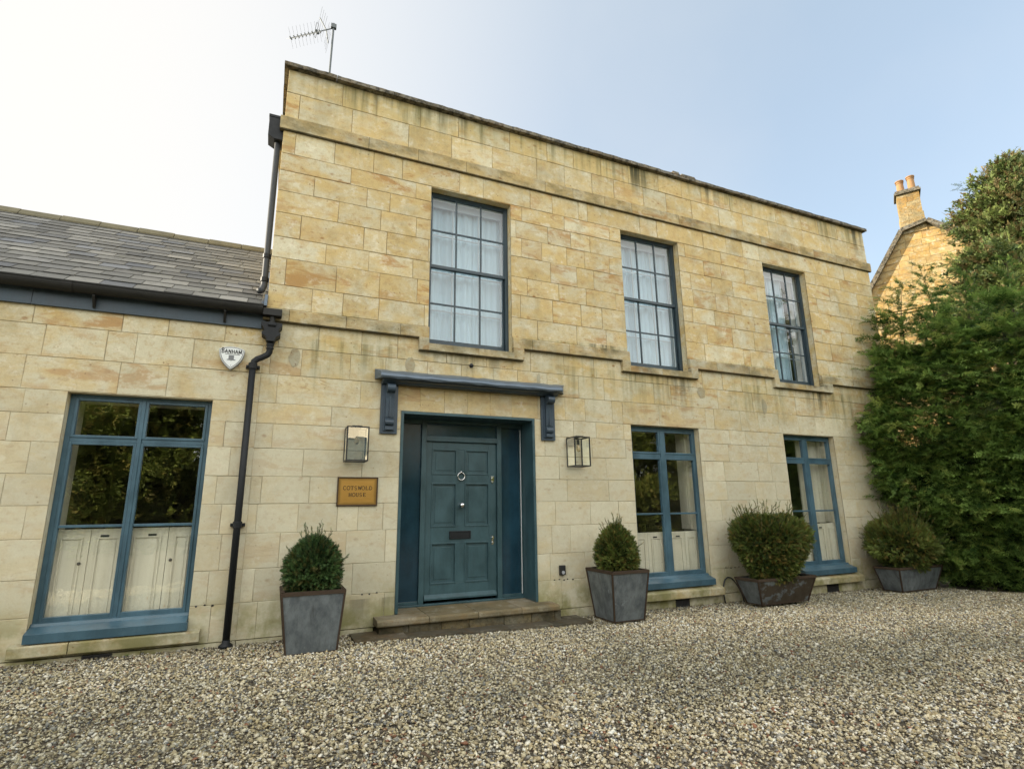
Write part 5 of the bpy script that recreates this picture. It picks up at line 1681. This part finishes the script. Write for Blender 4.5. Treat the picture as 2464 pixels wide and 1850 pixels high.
# ------------------------------------------------------------------ conifers beside the house
def conifer_bank():
    rg = np.random.default_rng(5)
    t = thing('conifer_hedge', (11.4, -1.5, -0.05), 'dense bank of dark green cypress with feathery sprays overhanging the house corner', 'conifer')
    zt = np.array([0.0, 0.5, 1.0, 1.6, 2.2, 2.6, 3.0, 3.4, 4.0, 4.5, 5.0, 5.6])
    xt = np.array([10.50, 10.40, 10.20, 10.02, 10.10, 9.95, 9.92, 10.12, 10.25, 10.40, 10.70, 11.4])
    P, D, S, T = [], [], [], []
    stems = MB()
    nb_ = 3000
    for k in range(nb_):
        z = 5.0 * rg.random() ** 0.85 + 0.02
        y = -0.15 - 4.2 * rg.random() ** 1.15
        top = 4.35 + 0.30 * math.sin(y * 2.1 + 1.0) + 0.2 * min(3, -y)
        if z > top - 0.1 and rg.random() < 0.6: continue
        if z > 2.7 and rg.random() < 0.25 + 0.22 * min(2.0, z - 2.7): continue
        x_s = np.interp(z, zt, xt) + 0.62 * max(0, -y - 0.45) + 0.16 * math.sin(y * 3.1 + z * 2.3) + 0.10 * math.sin(z * 6.1 - y * 2.0)
        dep = rg.random() ** 1.5 * 0.55
        L = rg.uniform(0.35, 0.70)
        out = np.array([-1.0, -0.55 + rg.normal(0, .40), 0.06 + rg.normal(0, .14) + (0.40 if z > 4.1 else 0)])
        out /= np.linalg.norm(out)
        base = np.array([x_s + dep, y, z]) - out * L
        nsp = int(rg.integers(9, 15))
        q = rg.uniform(0.2, 1.0, nsp)
        pos = base + out * (q * L)[:, None] + np.stack([rg.normal(0, .05, nsp), rg.normal(0, .13, nsp), rg.normal(0, .03, nsp) - 0.05 * q ** 2], 1)
        di = out[None, :] + np.stack([rg.normal(0, .25, nsp), rg.normal(0, .55, nsp), rg.normal(-0.05, .12, nsp)], 1)
        P.append(pos); D.append(di)
        S.append(rg.uniform(0.22, 0.42, nsp))
        b = np.clip(0.40 + 0.26 * math.sin(k * 1.7) + 0.30 * (q - 0.6) + rg.normal(0, .16, nsp) - 0.45 * dep, 0, 1)  # tip highlights and the shade deeper in are put into the spray tint
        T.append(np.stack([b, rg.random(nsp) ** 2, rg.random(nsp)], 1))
    # upright leaders and stray side sprays against the gable and the house corner
    for (x_, y_, z0, z1, lean) in ((11.00, -0.38, 4.3, 5.72, 0.22), (11.75, -0.60, 4.4, 6.05, -0.15), (12.3, -0.9, 4.6, 6.0, 0.1), (13.0, -1.3, 4.6, 6.2, 0.15), (10.55, -0.35, 3.2, 4.75, 0.1)):
        pts = []
        for i in range(9):
            u = i / 8
            pts.append(Vector((x_ + lean * u ** 2.2 * 1.4, y_, z0 + (z1 - z0) * (u - 0.06 * u ** 3))))
        stems.tube(pts, [0.012 - 0.009 * i / 8 for i in range(9)], 5)
        for u in np.linspace(0.05, 1.0, 15):
            i = min(7, int(u * 8)); f = u * 8 - i
            p = pts[i].lerp(pts[i + 1], f)
            for s_ in (-1, 1):
                L = (1.05 - u) * 0.62 + 0.08
                dv = np.array([s_ * 1.0, rg.normal(0, .6), 0.35 + rg.normal(0, .1)])
                m_ = 8 if u < 0.6 else 5
                qs = np.linspace(0.1, 1, m_)
                P.append(np.array(p)[None, :] + dv[None, :] * (qs * L)[:, None] + np.array([0, 0, -0.1]) * (qs ** 2)[:, None] * L)
                D.append(dv[None, :] + rg.normal(0, .25, (m_, 3)))
                S.append(rg.uniform(.20, .36, m_) * (0.6 + 0.4 * (1 - u)))
                T.append(np.stack([rg.uniform(.1, .45, m_), rg.random(m_) ** 2, rg.random(m_)], 1))
    for (tx, tz, ln) in ((9.30, 2.88, 0.75), (9.40, 2.62, 0.6), (9.62, 2.42, 0.5), (9.52, 2.02, 0.5), (9.72, 1.72, 0.5), (9.9, 3.9, 0.4), (9.98, 3.62, 0.4), (10.0, 4.15, 0.35), (9.6, 3.1, 0.45)):
        qs = np.linspace(0, 1, 14)
        p0 = np.array([tx + ln, -0.42, tz - 0.12]); p1 = np.array([tx + 0.1, -0.42, tz])
        P.append(p0 + (p1 - p0) * qs[:, None] + rg.normal(0, .03, (14, 3))); D.append(np.array([[-1, -0.1, 0.05]]) + rg.normal(0, .3, (14, 3)))
        S.append(rg.uniform(.22, .36, 14)); T.append(np.stack([rg.uniform(.15, .5, 14), rg.random(14) ** 2, rg.random(14)], 1))
    P, D, S, T = map(np.concatenate, (P, D, S, T))
    tm = [plume_template(rg) for _ in range(6)]
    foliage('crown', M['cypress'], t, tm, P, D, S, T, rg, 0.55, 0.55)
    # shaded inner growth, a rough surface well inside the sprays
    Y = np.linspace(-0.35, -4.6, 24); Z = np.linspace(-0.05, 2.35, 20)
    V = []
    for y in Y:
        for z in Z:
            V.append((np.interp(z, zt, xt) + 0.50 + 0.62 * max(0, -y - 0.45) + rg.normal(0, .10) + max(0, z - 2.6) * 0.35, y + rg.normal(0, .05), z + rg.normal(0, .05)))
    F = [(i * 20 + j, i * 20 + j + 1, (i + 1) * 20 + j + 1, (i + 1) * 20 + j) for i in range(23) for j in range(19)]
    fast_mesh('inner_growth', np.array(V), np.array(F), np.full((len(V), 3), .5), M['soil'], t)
    for (x_, y_) in ((11.3, -0.6), (12.0, -1.5), (12.7, -2.6), (13.5, -3.6)):
        stems.tube([(x_, y_, -0.1), (x_ + .05, y_, 2.0), (x_, y_, 4.6)], [0.11, 0.08, 0.02], 8)
    stems.build('trunk', M['bark'], t)


conifer_bank()


def broad_tree(name, label, x0, y0, zb, height, rad_fn, n_clump, per, leaf, seed, mat, cat='tree', spread0=0.55, trunk_r=0.22, y_sq=1.0, clump_min=0.4, group=None, mix_plume=False):
    rg = np.random.default_rng(seed)
    t = thing(name, (x0, y0, zb), label, cat, group)
    wood = MB()
    tp = [Vector((x0 + 0.12 * math.sin(i * 1.3 + seed), y0 + 0.10 * math.cos(i * 1.7 + seed), zb - 0.2 + height * 0.96 * i / 7)) for i in range(8)]
    wood.tube(tp, [trunk_r * (1 - 0.93 * i / 7) + 0.01 for i in range(8)], 9)
    cl = []
    while len(cl) < n_clump:
        h = rg.random() ** 0.8
        a = rg.uniform(0, 2 * math.pi)
        r_ = rad_fn(h) * (1 + 0.22 * math.sin(3 * a + 17 * h + seed) + 0.16 * math.sin(5 * a - 29 * h))
        if rg.random() > (r_ + 0.15) / 6.0 * 1.2 and rg.random() < 0.5: continue
        d_ = r_ * (clump_min + (1 - clump_min) * rg.random() ** 0.5)
        cl.append((x0 + math.cos(a) * d_, y0 + math.sin(a) * d_ * y_sq, zb + height * h + rg.normal(0, .1)))
    P, D, S, T = [], [], [], []
    for (cx, cy, cz) in cl:
        h = (cz - zb) / height
        base = Vector((x0, y0, zb + height * max(0.12, min(0.93, h - 0.10 - 0.04 * rg.random()))))
        tip = Vector((cx, cy, cz))
        mid = base.lerp(tip, 0.5) + Vector((0, 0, -0.06 * (tip - base).length))
        L = (tip - base).length
        wood.tube([base, mid, tip], [0.012 + 0.016 * L, 0.010 + 0.008 * L, 0.006], 5, cap=False)
        cb = rg.normal(0, 0.16)
        ax = np.array(tip - base); ax /= np.linalg.norm(ax) + 1e-6
        nn = int(per * rg.uniform(0.6, 1.3))
        spread = spread0 * (0.62 if h > 0.72 else 1.0)
        off = rg.normal(0, 1, (nn, 3)).clip(-1.7, 1.7) * np.array([spread, spread, spread * 0.50])
        along = rg.uniform(-0.9, 0.5, nn)[:, None] * ax[None, :] * spread
        P.append(np.array([cx, cy, cz]) + off * rg.uniform(0.4, 1, (nn, 1)) + along)
        D.append(off * 0.9 + ax[None, :] * 0.6 + rg.normal(0, .4, (nn, 3)) + np.array([0, 0, 0.25]))
        S.append(leaf * rg.uniform(0.7, 1.3, nn))
        b = np.clip(0.42 + cb + 0.35 * off[:, 2] / spread + rg.normal(0, .16, nn), 0, 1)
        T.append(np.stack([b, np.clip(rg.random(nn) ** 2 + (0.25 if h > 0.72 else 0), 0, 1), rg.random(nn)], 1))
    P, D, S, T = map(np.concatenate, (P, D, S, T))
    tm = [leaf_cluster_template(9, 0.55, 0.13, rg) for _ in range(4)]
    if mix_plume: tm = tm[:3] + [plume_template(rg) * 1.5 for _ in range(3)]
    foliage('crown', mat, t, tm, P, D, S, T, rg, 1.0, 0.2)
    wood.build('trunk', M['bark'], t)
    return t


def prof_tree(hs, rs):
    return lambda h: float(np.interp(h, hs, rs))


# tall evergreen beyond the cypress bank (height measured from the ground at -0.05)
broad_tree('evergreen_tree', 'tall evergreen tree with bronze-tipped leaf clusters rising behind the cypress bank', 17.6, 0.0, -0.05, 10.25,
           prof_tree([0, .2, .4, .52, .59, .64, .71, .78, .86, .95, 1.0], [2.3, 2.8, 3.1, 3.1, 2.9, 2.2, 1.75, 1.0, 0.95, 0.5, 0.05]), 330, 110, 0.17, 31, M['oak'], spread0=0.40, mix_plume=True)

# ------------------------------------------------------------------ neighbour's gable
wd = Vector((-0.52398591, 0.85172693, 0)); nr = Vector((-0.85172693, -0.52398591, 0))
A0 = Vector((22.33459, 4.41037, 0))
nh = thing('gabled_house', tuple(A0 - nr * 3), 'sunlit golden stone gable with a chimney of two pots beyond the conifers', 'house')


def GP(s, z, off=0.0):
    return tuple(A0 + wd * s + nr * off + Vector((0, 0, z)))


g = MB()
rg_ = random.Random(4)
def roof_z(s):
    if s > 0.8: return 11.70 - (s - 0.82) * 1.62
    if s > 0: return 11.90 - s * 0.22
    return 11.90 + s * 0.89
z = -0.2
while z < 12.0:
    hcourse = rg_.uniform(0.22, 0.30)
    z2 = z + hcourse
    s_ = -5.0
    while s_ < 5.0:
        w_ = rg_.uniform(0.35, 0.75)
        s2 = min(s_ + w_, 5.0)
        if s2 > 0.8 and roof_z(s2) - 0.05 < z: s2 = max(s_ + 0.02, 0.82 + (11.65 - z) / 1.62)
        if s_ < 0 and roof_z(s_) - 0.05 < z: s_ = min(s2 - 0.02, (z - 11.85) / 0.89)
        zt0, zt1 = min(z2 - 0.008, roof_z(s_) - 0.05), min(z2 - 0.008, roof_z(s2) - 0.05)
        if max(zt0, zt1) > z:
            t_ = (0.98 + rg_.uniform(-.12, .12), min(1, max(0, 0.55 + rg_.uniform(-.35, .35))), rg_.random())
            e = rg_.uniform(0, 0.008)
            g.poly([GP(s_ + .005, z, e), GP(s_ + .005, max(zt0, z), e), GP(s2 - .005, max(zt1, z), e), GP(s2 - .005, z, e)], t_)
        s_ = s2 if s2 < 0.8 or roof_z(s2) - 0.05 > z + 0.03 else 9
    z = z2
outline = [(-5.0, -0.3), (5.0, -0.3), (5.0, 4.9), (0.82, 11.65), (0.0, 11.85), (-5.0, 7.4)]
g.poly([GP(s_, z_, -0.008) for s_, z_ in outline], (0.75, 0.3, 0.4))
for (a, b) in zip(outline[:2] + outline[2:], outline[1:] + outline[:1]):
    g.poly([GP(*a, -0.01), GP(*b, -0.01), GP(*b, -7), GP(*a, -7)], (0.7, 0.4, 0.3))
gw = g.build('wall', M['gable'], nh)
g = MB()
for zb in (8.46, 8.57):
    p = [GP(-5, zb, 0.0), GP(5, zb, 0.0), GP(5, zb, 0.05), GP(-5, zb, 0.05)]
    q = [(a, b, c_ + 0.05) for a, b, c_ in p]
    g.poly(p[::-1]); g.poly(q); g.poly([p[3], p[2], q[2], q[3]])
g.build('string_course', M['gable'], nh)
g = MB()
for (a, b) in (((5.0, 4.95), (0.80, 11.74)), ((0.80, 11.74), (-0.02, 11.93)), ((-0.02, 11.93), (-5.0, 7.48))):
    L = math.hypot(b[0] - a[0], b[1] - a[1]); nx, nz = -(b[1] - a[1]) / L, (b[0] - a[0]) / L
    if nz < 0: nx, nz = -nx, -nz
    h = 0.09
    pr = [(a[0] - nx * .06, a[1] - nz * .06), (b[0] - nx * .06, b[1] - nz * .06), (b[0] + nx * h, b[1] + nz * h), (a[0] + nx * h, a[1] + nz * h)]
    f0 = [GP(s_, z_, 0.20) for s_, z_ in pr]; f1 = [GP(s_, z_, -0.35) for s_, z_ in pr]
    g.poly(f0); g.poly(f1[::-1])
    for i in range(4):
        j = (i + 1) % 4
        g.poly([f0[i], f1[i], f1[j], f0[j]])
g.build('gable_coping', M['coping'], nh)
g = MB()
for (a, b) in (((5.0, 4.97), (0.80, 11.72)), ((-0.0, 11.90), (-5.0, 7.46))):
    g.poly([GP(*a, -0.3), GP(*b, -0.3), GP(*b, -7), GP(*a, -7)], (0.9, 0.4, 0.3))
rfo = g.build('roof', M['slate'], nh)


def gbox(mb, s0, s1, z0, z1, o0, o1, tint=(1, .5, .5)):
    p = [GP(s0, z0, o0), GP(s1, z0, o0), GP(s1, z0, o1), GP(s0, z0, o1)]
    q = [(a, b, c_ + z1 - z0) for a, b, c_ in p]
    mb.poly(p[::-1], tint); mb.poly(q, tint)
    for i in range(4):
        j = (i + 1) % 4
        mb.poly([p[i], p[j], q[j], q[i]], tint)


g = MB()
zz_ = 11.6
for k in range(7):
    z2 = zz_ + 0.26
    if z2 > 13.28: z2 = 13.28
    w_ = 0.03 if zz_ < 12.35 else 0.0
    cut = 0.40 + rg_.uniform(-.12, .12)
    gbox(g, 0.03 - w_, cut - .003, zz_ + .003, z2, -0.62, 0.02 + w_ * .7, (1.0 + rg_.uniform(-.15, .1), rg_.random(), rg_.random()))
    gbox(g, cut + .003, 0.75 + w_, zz_ + .003, z2, -0.62, 0.02 + w_ * .7, (1.0 + rg_.uniform(-.15, .1), rg_.random(), rg_.random()))
    zz_ = z2
    if zz_ >= 13.28: break
ch = g.build('chimney', M['chimney'] if 'chimney' in M else M['gable'], rfo)
g = MB()
gbox(g, -0.04, 0.82, 13.282, 13.36, -0.69, 0.10); gbox(g, 0.0, 0.78, 13.362, 13.45, -0.65, 0.06)
g.v = g.v
g.build('chimney_cap', M['coping'], rfo)
for s_, zt_ in ((0.56, 13.97), (0.20, 14.05)):
    g = MB()
    c_ = Vector(GP(s_, 0, -0.22))
    prof = [(0.135, 13.40), (0.128, 13.55), (0.118, zt_ - 0.13), (0.118, zt_ - 0.12), (0.135, zt_ - 0.115), (0.135, zt_ - 0.10), (0.118, zt_ - 0.095), (0.122, zt_ - 0.05), (0.150, zt_ - 0.04), (0.150, zt_), (0.11, zt_), (0.10, zt_ - 0.2)]
    g.lathe(prof, c_.x, c_.y, 18)
    g.build('chimney_pot', M['pot'], rfo)

# ------------------------------------------------------------------ the garden across the drive, seen in the window glass
specs = [(-13.5, -22, 5.6, 3.2), (-5.0, -18.5, 7.0, 3.2), (11.5, -22, 8.5, 3.8), (17.5, -20, 9.5, 4.2), (24.0, -19, 9.0, 4.2), (31.0, -20, 15.5, 5.0), (37.5, -17, 10.5, 4.8)]
LB = ['low broad garden tree across the drive from the side wing window', 'leafy garden tree across the drive facing the wing window', 'garden tree to one side of the cream house across the drive',
      'dense garden tree across the drive facing the doorway casement', 'garden tree across the drive between two larger ones', 'tallest garden tree across the drive, mirrored in the end sash window',
      'end garden tree across the drive beyond the tallest one']
for i, (x_, y_, h_, r_) in enumerate(specs):
    broad_tree('garden_tree', LB[i], x_, y_, 0.0, h_, prof_tree([0, .12, .3, .6, .85, 1], [.5 * r_, .9 * r_, r_, .9 * r_, .5 * r_, .15 * r_]), 110, 130, 0.28, 60 + i, M['far_leaf'], spread0=0.8, group='garden trees across the drive')
opp = thing('cream_house', (4.2, -27, 0), 'cream rendered house across the drive, mirrored in the lantern glass', 'house')
g = MB(); g.box(0.5, 8.0, -30, -25, 0, 6.2); g.build('wall', simple('cream_render', (0.72, 0.66, 0.52), 0.9, 0.1), opp)
g = MB(); g.prism([(-30.3, 6.21), (-24.7, 6.21), (-27.5, 8.4)], 0.2, 8.3, 'x'); g.build('roof', M['slate'], opp)
for wx in (1.3, 3.6, 6.0):
    for wz in (0.9, 3.7):
        g = MB(); frame_rect(g, wx, wx + 1.1, wz, wz + 1.6, 0.09, -25.0, -24.95); g.box(wx + .09, wx + 1.01, -25.0, -24.98, wz + .09, wz + 1.51)
        g.build('window', M['sash'], opp)
# hedge line below those trees
rg = np.random.default_rng(77)
hd = thing('garden_hedge', (14, -17.5, 0), 'long dark clipped hedge across the drive', 'hedge')
N_ = 16000
P = np.stack([rg.uniform(-12, 42, N_), -17.2 - rg.random(N_) ** 2 * 0.8, rg.uniform(0, 2.6, N_)], 1)
P[:, 2] = np.where(rg.random(N_) < 0.2, 2.55, P[:, 2])
foliage('foliage', M['far_leaf'], hd, [leaf_cluster_template(7, 0.6, 0.2, rg) for _ in range(3)], P, rg.normal(0, .6, (N_, 3)) + np.array([0, 1, .4]), rg.uniform(.25, .45, N_), np.stack([np.clip(rg.normal(.35, .2, N_), 0, 1), rg.random(N_) ** 2, rg.random(N_)], 1), rg, 1)
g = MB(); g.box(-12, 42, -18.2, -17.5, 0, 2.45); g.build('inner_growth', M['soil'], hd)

# ------------------------------------------------------------------ ground
g = MB()
nx = 60
xs = np.linspace(-14, 22, nx)
for i in range(nx - 1):
    a, b = float(xs[i]), float(xs[i + 1])
    g.poly([(a, -16.5, gz(a) - 0.012), (b, -16.5, gz(b) - 0.012), (b, 0.03, gz(b) - 0.012), (a, 0.03, gz(a) - 0.012)])
tag(g.build('gravel_drive', M['bed'], None), 'pale flint gravel drive in front of the house', 'drive', kind='structure')
g = MB()
g.poly([(-600, -600, -0.12), (600, -600, -0.12), (600, 600, -0.12), (-600, 600, -0.12)])
tag(g.build('ground', M['lawn'], None), 'grassy ground beyond the drive', 'ground', kind='structure')


def gravel():
    rg = np.random.default_rng(101)
    # stepping outward from the camera side, finer spacing where stones show larger
    x0, x1, y0, y1 = -6.0, 13.2, -5.4, -0.02
    N = 340000
    X = rg.uniform(x0, x1, N); Y = rg.uniform(y0, y1, N)
    keep = ~((X > 0.89) & (X < 3.73) & (Y > -0.44))
    # keep what the drive shows between house, hedge and the camera
    keep &= ~((X > 10.7) & (Y > -(X - 10.2) * 1.7))
    X, Y = X[keep], Y[keep]; N = len(X)
    base = np.array([[1, 0, 0], [-1, 0, 0], [0, 1, 0], [0, -1, 0], [0, 0, 1], [0, 0, -1]], float)
    F0 = np.array([[0, 2, 4], [2, 1, 4], [1, 3, 4], [3, 0, 4], [2, 0, 5], [1, 2, 5], [3, 1, 5], [0, 3, 5]])
    size = np.exp(rg.normal(math.log(0.0097), 0.36, N)).clip(0.004, 0.022)
    ang = rg.uniform(0, 2 * math.pi, N)
    V = np.repeat(base[None], N, 0) * rg.uniform(0.65, 1.25, (N, 6, 1)) + rg.normal(0, .14, (N, 6, 3))
    V *= np.stack([rg.uniform(.9, 1.5, N), rg.uniform(.7, 1.0, N), rg.uniform(.45, .85, N)], 1)[:, None, :]
    tilt = rg.normal(0, .35, N)
    c, s = np.cos(tilt), np.sin(tilt)
    x_, z_ = V[..., 0] * c[:, None] - V[..., 2] * s[:, None], V[..., 0] * s[:, None] + V[..., 2] * c[:, None]
    V = np.stack([x_, V[..., 1], z_], -1)
    c, s = np.cos(ang), np.sin(ang)
    x_, y_ = V[..., 0] * c[:, None] - V[..., 1] * s[:, None], V[..., 0] * s[:, None] + V[..., 1] * c[:, None]
    V = np.stack([x_, y_, V[..., 2]], -1) * size[:, None, None]
    Zg = np.interp(X, GX, GZ) + 0.006 * lump(np.stack([X, Y, 0 * X], 1), 5, 2.2) + 0.02 * np.exp(-(-Y) / 0.25) * (0.5 + 0.5 * lump(np.stack([X, 0 * X, 0 * X], 1), 6, 2.5))
    C_ = np.stack([X, Y, Zg - 0.004 + rg.uniform(-0.006, 0.006, N)], 1)
    V = (V + C_[:, None, :]).reshape(-1, 3)
    F = (F0[None] + (np.arange(N) * 6)[:, None, None]).reshape(-1, 3)
    pal = np.array([[.50, .455, .30], [.61, .57, .43], [.70, .68, .58], [.36, .305, .185], [.25, .22, .15], [.27, .27, .235], [.155, .165, .165], [.38, .32, .18], [.24, .12, .07], [.075, .065, .055]])
    pw = np.array([.22, .17, .10, .15, .10, .09, .05, .08, .02, .02]); pw /= pw.sum()
    col = pal[rg.choice(len(pal), N, p=pw)] * rg.uniform(.78, 1.2, (N, 1))
    wear = np.clip(0.5 + 0.5 * lump(np.stack([X * 0.45, Y * 1.3, 0 * X], 1), 8, 1.1) + 0.25 * lump(np.stack([X, Y, 0 * X], 1), 9, 4.0), 0, 1)
    wall_shade = np.exp(-np.abs(Y + 0.05) / 0.18)  # gravel darkened along the wall foot as a painted contact shadow
    col *= (0.70 + 0.40 * wear)[:, None] * (1 - 0.35 * wall_shade)[:, None]
    col[:, 0] *= 0.96 + 0.05 * wear
    col = np.clip(col * np.array([1.10, 1.06, 1.04]), 0, .8)
    o = fast_mesh('gravel', V, F, np.repeat(col, 6, 0), M['gravel'])
    tag(o, 'loose pale, buff and grey flint chippings covering the drive', 'gravel', kind='stuff')


gravel()


def litter():
    rg = np.random.default_rng(55)
    d = MB()
    for k in range(150):
        x_ = rg.uniform(-5, 12.5); y_ = -0.1 - 4.8 * rg.random() ** (1.6 if k % 3 else 4)
        if 0.85 < x_ < 3.75 and y_ > -0.47: continue
        if x_ > 10.2 and y_ > -(x_ - 9.9) * 1.7: continue
        z_ = gz(x_) + 0.016
        L, W_ = rg.uniform(0.02, 0.045), rg.uniform(0.008, 0.016)
        a = rg.uniform(0, 6.28)
        u = Vector((math.cos(a), math.sin(a), rg.normal(0, .25))); w = Vector((-math.sin(a), math.cos(a), rg.normal(0, .3)))
        p = Vector((x_, y_, z_))
        t = (0.10, 0.065, 0.038) if k % 4 else ((0.16, 0.07, 0.03) if k % 8 else (0.10, 0.13, 0.035))
        L, W_ = float(L), float(W_)
        d.poly([p - u * L, p - w * W_ + Vector((0, 0, .004)), p + u * L, p + w * W_ + Vector((0, 0, .008))], t)
    tag(d.build('leaf_litter', M['gravel'], None), 'scattered dead brown leaves on the gravel', 'leaves', kind='stuff')


litter()
